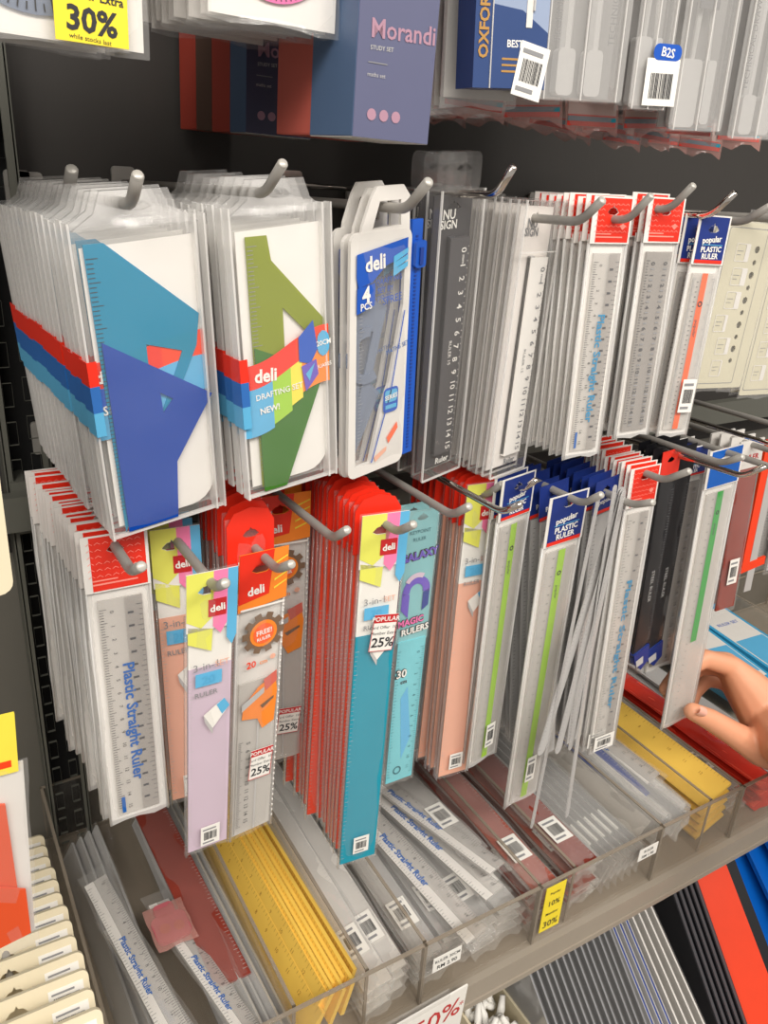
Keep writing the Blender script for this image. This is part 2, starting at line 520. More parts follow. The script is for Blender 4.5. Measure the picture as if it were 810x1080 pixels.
# price tickets stuck to the tray front
def ticket(x0, z0, x1, z1, mat, lines, label, seed):
    rnd = random.Random(seed)
    b = MB()
    y = 0.3658
    b.box(x0, x1, y, y + 0.0005, z0, z1, mat)
    h = z1 - z0
    for i, (tx, sz) in enumerate(lines):
        b.text(tx, (x0 + x1) / 2, z1 - h * (i + 0.7) / (len(lines) + 0.35), sz, 'ink', y - 0.0002, 0, 0.012)
    o = b.build('price_ticket', tray)
    o['label'] = label
ticket(0.305, -0.624, 0.334, -0.607, 'paper', [('RULER 30CM', 0.0046), ('RM 2.90', 0.0062)], 'white price ticket', 1)
ticket(0.426, -0.646, 0.450, -0.590, 'ylab', [('Popular', 0.004), ('10%', 0.009), ('Member', 0.0045), ('30%', 0.011)], 'yellow discount ticket', 2)
ticket(0.548, -0.617, 0.574, -0.602, 'paper', [('RULER', 0.0046), ('RM 1.90', 0.005)], 'white price ticket', 3)

# ------------------------------------------------------------------ hooks
def hook(x, zb, yb, label, chrome=False, ywall=0.698, up=0.013, outy=0.014, r=0.0029, sl=0.03, bar=False):
    m = 'chrome' if chrome else 'hook'
    t = empty('display_hook'); t.location = (x, ywall, ZC + zb - sl * (ywall - yb))
    tag(t, label, 'hook', HG)
    L = ywall - yb
    z0 = -sl * L
    b = MB()
    pts = [(0, -0.002, 0), (0, -L * 0.5, -z0 * 0.5), (0, -L + 0.012, -z0 - 0.0004)]
    n = 7
    for i in range(1, n + 1):                                         # the bend, then the raised end
        a = math.atan2(up, outy) * i / n
        pts.append((0, pts[-1][1] - 0.0022 * math.cos(a), pts[-1][2] + 0.0022 * math.sin(a)))
    e = Vector(pts[-1]) + Vector((0, -outy, up)) * 0.8
    pts.append(tuple(e))
    b.tube(pts, r, m, 12)
    b.build('rod', t, True)
    b = MB()
    d = Vector((0, -outy, up)).normalized()
    b.tube([e - d * 0.0006, e + d * 0.0004, e + d * 0.0009], r * 1.01, 'hookcap' if not chrome else 'chrome', 12, r * 0.8)
    b.build('tip', t, True)
    b = MB()
    b.poly(rrect(-0.009, -0.016, 0.009, 0.012, 0.003), -0.004, 'hook' if not chrome else 'chrome', 0.003)
    b.build('mounting_plate', t)
    return t
HG = 'hooks of the upper row'
hook(0.103, -0.024, 0.400, 'grey hook through the stack of blue set square packs', up=0.009, outy=0.010)
hook(0.172, -0.017, 0.405, 'grey hook rising above the stack of green set square packs', up=0.012, outy=0.018, r=0.0027)
hook(0.253, -0.022, 0.398, 'grey hook holding the small pouches with the blue zip', up=0.012, outy=0.016)
hook(0.317, -0.013, 0.402, 'shiny pale hook rising above the white ruler cards, holding the black ruler card', up=0.011, outy=0.009, r=0.0024, chrome=True)
hook(0.380, -0.026, 0.395, 'grey hook coming out of the front white ruler card', up=0.010, outy=0.012)
hook(0.427, -0.0245, 0.400, 'grey hook through the red headers with the cyan-lettered ruler in front', up=0.012, outy=0.012, r=0.0026)
hook(0.467, -0.017, 0.402, 'grey hook through the red headers of the grey flecked rulers', up=0.012, outy=0.012, r=0.0026)
hook(0.505, -0.020, 0.398, 'shiny hook through the blue headers of the orange-striped rulers', up=0.012, outy=0.012, r=0.0024, chrome=True)
hook(0.545, -0.0235, 0.400, 'grey hook crossing in front of the cream stencil sheets', up=0.009, outy=0.014)
hook(0.594, -0.021, 0.405, 'grey hook through the cream stencil sheets')
hook(0.655, -0.021, 0.405, 'grey hook at the far right of the upper row, holding stencils beyond the frame')
hook(0.094, -0.026, 0.500, 'short grey hook peeking up behind the blue set square packs', up=0.010, outy=0.012, r=0.0034)
HG = 'hooks of the lower row'
hook(0.092, -0.2165, 0.405, 'grey hook through the red headers of the leftmost lower ruler packs', up=0.012, outy=0.020, r=0.0031)
hook(0.135, -0.229, 0.390, 'grey hook through the lavender and peach ruler packs', up=0.008, outy=0.012, r=0.0031)
hook(0.179, -0.233, 0.403, 'grey hook through the front orange gear ruler pack', up=0.011, outy=0.017)
hook(0.217, -0.2185, 0.402, 'grey hook through the rear orange gear ruler pack', up=0.010, outy=0.013)
hook(0.262, -0.2205, 0.398, 'grey hook through the coral stack with the teal ruler in front', up=0.010, outy=0.014)
hook(0.307, -0.217, 0.400, 'grey hook holding the aqua patterned ruler pack', up=0.010, outy=0.013)
hook(0.338, -0.214, 0.385, 'long chrome hook beside the peach ruler stack', True, up=0.009, outy=0.012, r=0.0024)
hook(0.377, -0.2335, 0.452, 'grey hook hidden inside the tall peach ruler stack')
hook(0.393, -0.222, 0.428, 'short chrome hook through the lime-striped ruler beside the peach stack', True, up=0.008, outy=0.008, r=0.0024)
hook(0.429, -0.228, 0.399, 'grey hook through the forward lime-striped ruler pack', up=0.010, outy=0.012)
hook(0.486, -0.2385, 0.400, 'grey hook in front of the fanned-out bare grey rulers', up=0.007, outy=0.014, r=0.0031)
hook(0.515, -0.221, 0.398, 'grey hook through the red headers of the right lower ruler stack', up=0.013, outy=0.018)
hook(0.592, -0.2225, 0.381, 'longest chrome hook crossing in front of the black rulers', True, up=0.011, outy=0.013, r=0.0024, sl=0.06)
hook(0.586, -0.2165, 0.400, 'grey hook through the black ruler packs with the red header', up=0.009, outy=0.014)
hook(0.640, -0.223, 0.385, 'grey hook through the blue header of the green-striped ruler', up=0.009, outy=0.012)
hook(0.652, -0.2075, 0.398, 'chrome hook at the right edge above the green-striped ruler', True, up=0.008, outy=0.012, r=0.0022)
hook(0.722, -0.236, 0.44, 'grey hook at the far right behind the hand holding red ruler packs')
hook(0.80, -0.232, 0.46, 'grey hook at the far right holding the orange bracket-shaped ruler')
hook(0.005, -0.222, 0.340, 'grey hook at the left edge holding the orange protractor pack')
HG = 'hooks of the top row'
for x, zb, what in ((0.075, 0.16, 'grey hook above the protractor packs with the yellow ticket'), (0.178, 0.16, 'grey hook above the pink protractor packs'),
                    (0.252, 0.17, 'grey hook above the stack of boxes'), (0.312, 0.17, 'grey hook above the tin'), (0.363, 0.17, 'grey hook above the leftmost compass packs'),
                    (0.424, 0.17, 'grey hook above the compass packs with the two pale spines'), (0.480, 0.17, 'grey hook above the compass pack with the ticket'), (0.548, 0.17, 'grey hook above the far right compass packs')):
    hook(x, zb, 0.385, what)

# ------------------------------------------------------------------ hanging packs
BCR = random.Random(4)
def sticker(parent, x, z, w=0.013, h=0.013, y=-0.003, seed=3, name='barcode_sticker'):
    b = MB()
    rnd = random.Random(seed)
    b.box(x - w / 2, x + w / 2, y, y + 0.0002, z - h, z, 'paper')
    b.barcode(x - w * .38, z - h * .72, x + w * .38, z - h * .3, y - 0.0002, rnd)
    b.rect(x - w * .4, z - h * .2, x + w * .3, z - h * .12, y - 0.0002, 'grey')
    b.rect(x - w * .4, z - h * .9, x + w * .2, z - h * .82, y - 0.0002, 'grey')
    return b.build(name, parent)

def sale_sticker(parent, x, z, w=0.019, h=0.024, y=-0.003, roll=4):
    b = MB()
    b.T = Matrix.Translation((x, y, z)) @ Matrix.Rotation(R(roll), 4, 'Y')
    b.box(-w / 2, w / 2, 0, 0.0002, -h, 0, 'paper')
    b.rect(-w / 2, -h * .22, w / 2, 0, -0.0002, 'redd')
    b.text('POPULAR', 0, -h * .11, h * .17, 'paper', -0.0004, 0, 0.02)
    b.text('Card Offer  10%', 0, -h * .34, h * .12, 'ink', -0.0002)
    b.text('Member Extra', 0, -h * .5, h * .12, 'ink', -0.0002)
    b.text('25%', 0.0005, -h * .75, h * .36, 'ink', -0.0002, 0, 0.02)
    for x0, z0, x1, z1 in ((-w / 2, -h, w / 2, -h + .0005), (-w / 2, -h, -w / 2 + .0005, 0), (w / 2 - .0005, -h, w / 2, 0)):
        b.rect(x0, z0, x1, z1, -0.0002, 'redd')
    o = b.build('sale_sticker', parent)
    o['label'] = 'white sale sticker with red top'
    return o

def set_square_pack(blue, w=0.072, h=0.169, front=True):
    """zip bag with white card, two set squares and a paper band"""
    t = empty('set_square_pack')
    A, B_ = ('set_t', 'set_b') if blue else ('set_y', 'set_g')
    b = MB()
    b.poly([(-w * .42, -0.012), (w * .43, -0.010), (w * .43, -h + 0.022)] + arc(w * .43 - .016, -h + .022, .016, 0, -90, 5) + [(-w * .42, -h + 0.006)], 0.0008, 'white', 0.0008)
    b.build('backing_card', t)
    X = lambda u: (u - 0.5) * w
    b = MB()
    if blue:
        b.poly([(X(.10), -.06 * h), (X(.24), -.06 * h), (X(.90), -.30 * h), (X(.86), -.40 * h), (X(.12), -.985 * h)], -0.0008, A, 0.0007,
               [[(X(.46), -.37 * h), (X(.74), -.41 * h), (X(.46), -.66 * h)]])
        b.ticks(X(.105), -.1 * h, -.9 * h, 60, .006, 'ink', -0.0010)
    else:
        b.poly([(X(.16), -.09 * h), (X(.36), -.09 * h), (X(.39), -.17 * h), (X(.93), -.40 * h), (X(.93), -.56 * h), (X(.17), -.97 * h)], -0.0008, A, 0.0007,
               [[(X(.48), -.33 * h), (X(.80), -.46 * h), (X(.48), -.60 * h)]])
        b.ticks(X(.165), -.12 * h, -.9 * h, 60, .006, 'grey', -0.0010)
    b.build('long_set_square', t)
    b = MB()
    if blue:
        b.poly([(X(.13), -.34 * h), (X(.95), -.57 * h), (X(.60), -.78 * h), (X(.56), -.985 * h), (X(.14), -.985 * h)], -0.0020, B_, 0.0008,
               [[(X(.52), -.53 * h), (X(.62), -.56 * h), (X(.53), -.60 * h)]])
    else:
        b.poly([(X(.17), -.45 * h), (X(.88), -.58 * h), (X(.42), -.985 * h), (X(.18), -.985 * h)], -0.0020, B_, 0.0008)
    b.build('short_set_square', t)
    # the band round the card
    b = MB()
    y = -0.0002 if blue else -0.0028
    z0 = -.385 * h if blue else -.475 * h
    l, r_ = X(.0), X(.93)
    wave = lambda u: z0 + (.008 * math.sin(u * 3.6 - 1.9) + .003) * (0.5 if blue else 1)
    N = 14
    def strip(d0, d1, u0, u1, mat, yy=y):
        for i in range(N):
            ua, ub = u0 + (u1 - u0) * i / N, u0 + (u1 - u0) * (i + 1) / N
            xa, xb = l + (r_ - l) * ua, l + (r_ - l) * ub
            b.add([(xa, yy, wave(ua) - d1), (xb, yy, wave(ub) - d1), (xb, yy, wave(ub) - d0), (xa, yy, wave(ua) - d0)], [(0, 1, 2, 3)], mat)
    strip(0, .014, 0, .62, 'red'); strip(0, .014, .62, 1, 'orangeh')
    strip(.014, .042, 0, .34, 'sky'); strip(.014, .026, 0, .34, 'blue' if blue else 'sky', y - 0.0002)
    strip(.014, .040, .34, .55, 'lime' if not blue else 'sky'); strip(.014, .037, .55, .68, 'yellow' if not blue else 'sky')
    strip(.014, .034, .68, 1, 'orange' if not blue else 'sky')
    if not blue:
        b.text('deli', X(.25), wave(.25) - .008, .0105, 'paper', y - 0.0004, -3, .03)
        b.text('DRAFTING SET', X(.38), wave(.35) - .021, .0048, 'paper', y - 0.0006, 4, .01)
        b.text('NEW!', X(.27), wave(.3) - .029, .0052, 'paper', y - 0.0006, 4, .02)
        b.poly([(X(.60), wave(.6) + .001), (X(.76), wave(.75) + .006), (X(.80), wave(.8) - .012), (X(.72), wave(.7) - .018), (X(.60), wave(.6) - .013)], y - .0006, 'blue')
        b.poly([(X(.62), wave(.6) - .016), (X(.78), wave(.75) - .017), (X(.80), wave(.8) - .027), (X(.66), wave(.7) - .034)], y - .0008, 'purple')
        b.poly([(X(.66), wave(.6) - .021), (X(.76), wave(.75) - .019), (X(.70), wave(.8) - .030)], y - .001, 'sky')
        b.poly(rrect(X(.80), wave(.9) - .018, X(.93), wave(.9) - .003, .005), y - .0006, 'sky')
        b.text('20CM', X(.865), wave(.9) - .010, .0042, 'paper', y - .0009, 4, .02)
        b.text('SET SQUARES', X(.80), wave(.9) - .024, .0032, 'paper', y - .0007, 6, .01)
    else:
        b.text('deli', X(.14), wave(.1) - .008, .009, 'paper', y - 0.0004, -3, .03)
        b.text('SET', X(.15), wave(.1) - .026, .007, 'paper', y - 0.0006, -3, .02)
    # the band wraps round the side of the card
    for d0, d1, m_ in ((.0, .013, 'red'), (.013, .027, 'bandb'), (.027, .040, 'sky')):
        b.box(l - .0011, l - .0007, -.0050, .0050, z0 - d1, z0 - d0, m_)
        b.rect(l - .0011, z0 - d1, l + .004, z0 - d0, -.0052, m_)
    o = b.build('paper_band', t)
    o['label'] = 'red, blue and yellow paper band'
    b = MB()
    b.sleeve(w, h, 0.0104, 'milky', 21 if blue else 22, nx=7, nz=20, wr=0.5)
    b.build('zip_bag', t, True)
    b = MB()
    for x0, m_ in ((-w / 2, 'hazy'), (w / 2 - .007, 'hazy'), (w / 2 - .0015, 'hazy')):
        b.box(x0, x0 + .0012, -.003, .003, -h, 0, m_)
    b.box(-w / 2, w / 2, -.0014, .0014, -h, -h + .0014, 'hazy')
    b.build('welded_seam', t)
    b = MB()
    b.poly([(-w * .46, -.004), (w * .46, -.004), (w * .30, .003), (w * .24, .013), (-w * .24, .013), (-w * .30, .003)], -.0008, 'fray', .0016, [slot(0, .005, .016, .003)])
    b.build('hang_tab', t)
    return t

def zip_pouch(w=.0573, h=.1522):
    t = empty('geometry_set_pouch')
    X = lambda u: (u - 0.5) * w
    b = MB()
    b.poly(rrect(-w / 2, -h, w / 2 - .006, 0, .006), -0.0012, 'offw', 0.0024, [[(X(.09), -.09 * h), (X(.80), -.05 * h), (X(.80), -.30 * h), (X(.62), -.62 * h), (X(.50), -.72 * h), (X(.34), -.95 * h), (X(.11), -.95 * h)]])
    b.build('pouch_frame', t)
    b = MB()
    b.poly([(X(.16), .003), (X(.14), -.006), (X(.86), -.004), (X(.84), .018), (X(.74), .024), (X(.36), .024), (X(.28), .018)], -.0010, 'offw', .002,
           [[(X(.30), .001), (X(.72), .002), (X(.71), .016), (X(.40), .016)]])
    b.build('hang_strap', t)
    b = MB()
    b.poly([(X(.07), -.16 * h), (X(.07), -.075 * h), (X(.82), -.035 * h), (X(.82), -.10 * h), (X(.50), -.13 * h), (X(.30), -.185 * h), (X(.1), -.20 * h)], -.0022, 'blue')
    b.text('deli', X(.33), -.112 * h, .012, 'paper', -.0026, 4, .03)
    for k in range(3):
        z = -.06 * h - k * .026 * h
        b.poly([(X(.60), z - .010), (X(.82), z - .005), (X(.82), z - .002), (X(.60), z - .006)], -.0026, 'sky')
    b.poly([(X(.08), -.30 * h), (X(.34), -.275 * h), (X(.34), -.19 * h), (X(.08), -.20 * h)], -.0022, 'blue')
    b.text('4', X(.21), -.228 * h, .013, 'paper', -.0026, 3, .03)
    b.text('PCS', X(.21), -.272 * h, .0058, 'paper', -.0026, 3, .02)
    b.text('DRAFTING', X(.54), -.185 * h, .0046, 'blue', -.0026, 4)
    b.text('SET BY', X(.49), -.22 * h, .0046, 'blue', -.0026, 4)
    b.text('SPREE', X(.60), -.262 * h, .0066, 'blue', -.0026, 5)
    b.poly(rrect(X(.52), -.745 * h, X(.76), -.635 * h, .003), -.0022, 'blue')
    b.poly(rrect(X(.54), -.70 * h, X(.74), -.645 * h, .002), -.0024, 'sky')
    b.text('SERIES', X(.64), -.675 * h, .0042, 'paper', -.0027, 4, .02)
    b.rect(X(.55), -.728 * h, X(.73), -.71 * h, -.0026, 'sky')
    b.poly([(X(.80), -.32 * h), (X(.815), -.32 * h), (X(.64), -.66 * h), (X(.36), -.95 * h), (X(.34), -.95 * h), (X(.62), -.66 * h)], -.0024, 'blue')
    b.text('MATHS SET', X(.73), -.47 * h, .0042, 'inkb', -.0016, 10)
    b.build('printed_panel', t)
    b = MB()
    ring = arc(X(.30), -.48 * h, .018, 80, 300, 12) + arc(X(.30), -.48 * h, .012, 300, 80, 12)
    b.poly(ring, .0004, 'set_k', .001)
    b.ticks(X(.16), -.3 * h, -.9 * h, 40, .004, 'grey', -.0002)
    b.build('protractor', t)
    b = MB()
    b.poly([(X(.12), -.22 * h), (X(.6), -.30 * h), (X(.12), -.94 * h)], .0016, 'set_k', .001, [[(X(.2), -.36 * h), (X(.40), -.39 * h), (X(.2), -.66 * h)]])
    b.poly([(X(.13), -.52 * h), (X(.55), -.66 * h), (X(.14), -.93 * h)], .0030, 'set_k', .001)
    b.build('set_square', t)
    b = MB()
    b.box(X(.52), X(.535), .0004, .0014, -.95 * h, -.80 * h, 'orangeh')
    b.poly([(X(.60), -.86 * h), (X(.76), -.80 * h), (X(.78), -.83 * h), (X(.63), -.89 * h)], -.0020, 'oran2')
    b.poly([(X(.40), -.93 * h), (X(.60), -.90 * h), (X(.60), -.92 * h), (X(.42), -.955 * h)], -.0020, 'peach')
    b.build('printed_compass', t)
    b = MB()
    b.sleeve(w * .86, h * .98, .006, 'clear', 31, z=-.001, nx=5, nz=14, back='milky')
    b.build('window_film', t, True)
    b = MB()
    b.box(w / 2 - .006, w / 2 + .0035, -.0012, .0012, -h + .004, .004, 'blue')
    for i in range(60):
        z = -h + .008 + i * (h - .012) / 60
        b.box(w / 2 - .0026, w / 2 - .0006, -.0016, -.0012, z, z + .0012, 'deepb')
    zp = b.build('zip', t)
    b = MB()
    b.poly(rrect(w / 2 - .005, -.024, w / 2 + .0045, -.008, .002), -.0042, 'blue', .003)
    b.box(w / 2 - .002, w / 2 + .001, -.0052, -.0042, -.022, -.012, 'deepb')
    b.build('zip_slider', zp)
    return t

def blister_ruler(black, w=.0412, h=.2074):
    t = empty('blister_ruler_card')
    cardm = M('charcoal_card' if black else 'white_ruler_card', S(64, 62, 64) if black else S(228, 222, 216), .5, noise=.03)
    rulm = M('charcoal_ruler' if black else 'white_ruler', S(78, 76, 78) if black else S(238, 234, 228), .4, noise=.03)
    ink = 'paper' if black else 'grey'
    X = lambda u: (u - .5) * w
    top = -.045 * h if black else 0
    b = MB()
    b.poly([(X(.06), -h + .004), (X(.96), -h + .004), (X(.96), top - .004), (X(.06), top - .004)], 0, cardm, .0012, [slot(0.001, top - .012, .014, .003)])
    b.text('NU', X(.42), top - .075 * h, .0085, ink, -.0004, 0, .02)
    b.text('SIGN', X(.42), top - .105 * h, .0075, ink, -.0004, 0, .02)
    b.text('Ruler', X(.72 if black else .7), -.965 * h, .0065, ink, -.0004, 0, .03)
    b.build('card', t)
    b = MB()
    z1, z0 = -.19 * h, -.93 * h
    xl, xr = X(.40), X(.86)
    b.box(xl, xr, -.0042, -.0006, z0, z1, rulm)
    b.box(xl, xl + .005, -.0032, -.0006, z0 + .001, z1 + .001, 'dgrey' if black else 'lgrey')
    for i in range(16):
        z = z1 - .008 - i * (z1 - z0 - .014) / 15
        b.text(str(i), xr - .0052, z, .0072, ink, -.0045, -90, .01)
    for i in range(31):
        z = z1 - .006 - i * (z1 - z0 - .012) / 30
        b.rect(xr - .0014, z - .0002, xr - .0003, z + .0002, -.0045, ink)
    b.text('mm', xr - .0052, z1 - .014, .004, ink, -.0045, -90, .01)
    b.text('RULER 15', xl + .0075, (z0 + z1) / 2, .0042, ink, -.0045, -90)
    b.build('ruler', t)
    b = MB()
    D = .0085 if black else .0062
    b.poly(rrect(-w / 2, -h, w / 2, top, .004), -D, 'blister' if black else 'thin', .0)
    b.box(-w / 2, -w / 2 + .0008, -D, .003, -h, top, 'blister')
    b.box(w / 2 - .0008, w / 2, -D, .003, -h, top, 'blister')
    b.box(-w / 2, w / 2, -D, .003, -h, -h + .0008, 'blister')
    b.box(-w / 2, w / 2, -D, .003, top - .0008, top, 'blister')
    e = .0006
    b.box(-w / 2 - e, -w / 2 + e, -D - e, -D + e, -h, top, 'hazy')
    b.box(w / 2 - e, w / 2 + e, -D - e, -D + e, -h, top, 'hazy')
    b.box(-w / 2, w / 2, -D - e, -D + e, -h - e, -h + e, 'hazy')
    if not black:
        b.box(-w / 2, w / 2, -D, -D + .001, -.172 * h, -.168 * h, 'hazy')
    b.build('clear_case', t)
    if black:
        b = MB()
        b.poly(rrect(-w * .30, top - .002, w * .5, .012, .005), -.004, 'blister', .008, [slot(w * .1, .002, .016, .003)])
        b.build('hang_tab', t)
    return t

def straight_ruler_pack(w, h, kind, hdr='red', text=None, textmat='inkb', hh=None, bag='milky', sheet=True):
    """header card stapled on a long bag with one ruler; kind: straight, fleck, stripe"""
    t = empty('ruler_pack')
    hh = hh or .030
    X = lambda u: (u - .5) * w
    b = MB()
    hm = {'red': 'red', 'navy': 'navy', 'blue': 'bsheet'}[hdr]
    b.poly([(X(.0), -hh), (X(1), -hh), (X(1), 0), (X(0), 0)], -.0016, 'white', .0006, [slot(0, -.010, .010, .003)])
    b.poly([(X(.12 if hdr == 'red' else .07), -hh + .001), (X(.95), -hh + .001), (X(.95), -.001), (X(.12 if hdr == 'red' else .07), -.001)], -.0018, hm, 0, [slot(0, -.010, .0104, .0032)])
    if hdr == 'red':
        for j in range(6):
            for i in range(7):
                x, z = X(.12 + .12 * i), -.004 - j * hh * .115
                if abs(x) < .006 and -.015 < z < -.007: continue
                b.poly([(x - .0018, z - .0012), (x, z), (x + .0018, z - .0012), (x + .0018, z - .0016), (x, z - .0004), (x - .0018, z - .0016)], -.0020, 'redp')
        b.rect(X(.12), -hh * .87, X(.80), -hh * .84, -.0020, 'redp')
        b.rect(X(.12), -hh * .80, X(.5), -hh * .775, -.0020, 'redp')
        b.poly([(X(.70), -hh * .62), (X(.78), -hh * .56), (X(.86), -hh * .62), (X(.78), -hh * .7)], -.0020, 'redp')
    elif hdr == 'navy':
        b.text('popular', 0, -hh * .48, hh * .17, 'paper', -.0022, 6, .03)
        b.rect(X(.2), -hh * .60, X(.85), -hh * .585, -.0022, 'sky')
        b.text('PLASTIC', X(.52), -hh * .68, hh * .155, 'paper', -.0022, 2, .03)
        b.text('RULER', X(.52), -hh * .82, hh * .155, 'paper', -.0022, 2, .03)
        b.rect(X(.07), -hh + .001, X(.93), -hh * .90, -.0021, 'red')
    else:
        b.poly([(X(.1), -hh * .3), (X(.5), -hh * .2), (X(.9), -hh * .3), (X(.9), -hh * .36), (X(.5), -hh * .27), (X(.1), -hh * .36)], -.0021, 'paper')
    b.build('header_card', t)
    if sheet:
        b = MB()
        b.box(X(.03), X(.97), .0010, .0013, -h + .002, -hh + .003, 'white')
        b.build('backing_sheet', t)
    zt, zb = -hh - .006, -h + .006
    b = MB()
    if kind == 'straight':
        b.box(X(.16), X(.84), -.0012, .0004, zb, zt, 'clruler')
        b.rect(X(.56), zb, X(.84), zt, -.0014, 'dotruler')
        b.ticks(X(.17), zt - .006, zb + .006, 80, .0042, 'ink', -.0016, 5)
        b.ticks(X(.83), zt - .006, zb + .006, 40, -.0036, 'dgrey', -.0016, 4)
        for i in range(16):
            b.rect(X(.60), zt - .01 - i * (zt - zb - .02) / 15, X(.69), zt - .0115 - i * (zt - zb - .02) / 15, -.0016, 'dgrey')
            b.text(str(i), X(.36), zt - .008 - i * (zt - zb - .014) / 15, .0034, 'ink', -.0016, -90)
        if text:
            sz = w * .25
            b.text(text, X(.54), (zt + zb) / 2 - .010, sz, textmat, -.0018, -90, .025, sx=.56 * (zt - zb) / (glyphs(text, .025)[2] * sz))
        b.rect(X(.22), zb + .002, X(.28), zb + .014, -.0018, 'inkb')
    elif kind == 'fleck':
        b.box(X(.16), X(.86), -.0012, .0004, zb, zt, 'dotruler')
        b.ticks(X(.17), zt - .006, zb + .006, 60, .0036, 'ink', -.0016, 5)
        for i in range(16):
            for u in (.36, .70):
                z = zt - .008 - i * (zt - zb - .016) / 15
                b.text(str(i), X(u), z, .0052, 'dgrey', -.0016, -90, .02)
                b.rect(X(u - .05), z - .0032, X(u + .05), z - .0042, -.0016, 'grey')
    else:
        b.box(X(.14), X(.88), -.0012, .0004, zb, zt, 'clruler')
        sm = {'stripe': 'lime', 'stripe_o': 'oran2', 'stripe_g': 'green'}[kind]
        zz = zb if kind != 'stripe_g' else zb + .10
        b.rect(X(.44), zz, X(.62), zt, -.0014, sm)
        b.ticks(X(.15), zt - .004, zb + .004, 100, .0034, 'grey', -.0016, 5)
        b.ticks(X(.87), zt - .004, zb + .004, 60, -.0034, 'grey', -.0016, 5)
        b.poly(arc(X(.53), zt - .022, .0022, 0, 360, 12)[:-1], -.0018, 'ink', 0, [arc(X(.53), zt - .022, .0013, 0, 360, 10)[:-1]])
        b.text('popular', X(.53), zt - .040, .0042, 'dgrey', -.0018, -90)
        for i in range(0, 31, 1):
            b.rect(X(.30), zt - .006 - i * (zt - zb - .012) / 30, X(.35), zt - .0066 - i * (zt - zb - .012) / 30, -.0016, 'dgrey')
    b.build('ruler', t)
    b = MB()
    b.sleeve(w, h - hh + .006, .0055, bag, 40 + int(w * 1000), z=-hh + .006, nx=4, nz=20, back='hazy')
    b.box(X(0), X(.03), -.0012, .0012, -h, -hh, 'hazy')
    b.box(X(.97), X(1), -.0012, .0012, -h, -hh, 'hazy')
    b.build('bag', t, True)
    return t

def pastel_pack(w, h, body, size='20', hdr=True, cut=None):
    """card header in pastel stripes over a solid coloured ruler; or a plain red header"""
    t = empty('coloured_ruler_pack')
    X = lambda u: (u - .5) * w
    hh = .040
    b = MB()
    b.box(X(.06), X(.94), -.0014, .0006, -h + .004, -.034 if not hdr else -h * .30, body)
    if hdr:
        b.box(X(.06), X(.94), -.0012, .0006, -h * .30, -.030, 'paper')
    b.ticks(X(.07), -h * .34, -h + .01, 50, .003, 'lgrey', -.0016, 5)
    b.build('ruler', t)
    b = MB()
    if hdr:
        sl = slot(X(.42), -.013, .013, .0035)
        b.poly([(X(0), -hh), (X(1), -hh), (X(1), 0), (X(0), 0)], -.0030, 'white', .0005, [sl])
        for u0, u1, m_, d, hol in ((0, .52, 'ypas', .038, [sl]), (.52, .80, 'ppas', .044, []), (.80, 1, 'bpas', .054, [])):
            b.poly([(X(u0), -d + .006), (X(u0 + (u1 - u0) * .55), -d), (X(u1), -d + .007), (X(u1), 0), (X(u0), 0)], -.0033, m_, 0, [slot(X(.42), -.013, .0134, .0038)] if hol else [])
        b.poly([(X(.03), -hh - .008), (X(.5), -hh - .016), (X(.52), -hh), (X(0.03), -hh + .004)], -.0030, 'ypas')
        b.rect(X(.42), -.031, X(.78), -.019, -.0036, 'redd')
        b.text('deli', X(.60), -.025, .0068, 'paper', -.0039, 4, .03)
        b.text('3-in-1', X(.38), -.066, .0075, 'grey', -.0034, 3)
        b.text('SET', X(.72), -.066, .006, 'peach', -.0034, 3)
        b.rect(X(.18), -.081, X(.72), -.071, -.0034, 'bpas')
        b.text(size, X(.45), -.0762, .0088, 'sky', -.0037, 2, .02)
        b.text('RULER', X(.40), -.087, .0052, 'grey', -.0034, 2, .01)
        b.poly([(X(.35), -.104), (X(.78), -.094), (X(.90), -.101), (X(.55), -.116)], -.0034, 'paper')
        b.poly([(X(.35), -.104), (X(.55), -.116), (X(.55), -.121), (X(.38), -.110)], -.0034, 'lgrey')
        b.poly([(X(.62), -.098), (X(.78), -.094), (X(.90), -.101), (X(.74), -.1065)], -.0036, 'bpas')
    else:
        b.poly([(X(0), -.036), (X(1), -.036), (X(1), -.004)] + [(X(.85), .004), (X(.5), .007), (X(.15), .004), (X(0), -.004)], -.0026, 'red', .0006, [slot(0, -.012, .012, .0035)])
        b.text('deli', X(.35), -.030, .0068, 'paper', -.0032, 0, .03)
    b.build('header_card', t)
    b = MB()
    b.sleeve(w, h, .0058, 'clear', 60 + int(h * 1000), nx=4, nz=22, wr=.7, back='milky')
    b.box(X(0), X(.045), -.0016, .0016, -h, -.03, 'milky')
    b.box(X(.955), X(1), -.0016, .0016, -h, -.03, 'milky')
    b.build('bag', t, True)
    if hdr:
        sticker(t, X(.52), -h * .90 if h > .25 else -h * .885, .0135, .017, -.0044, 5)
    return t

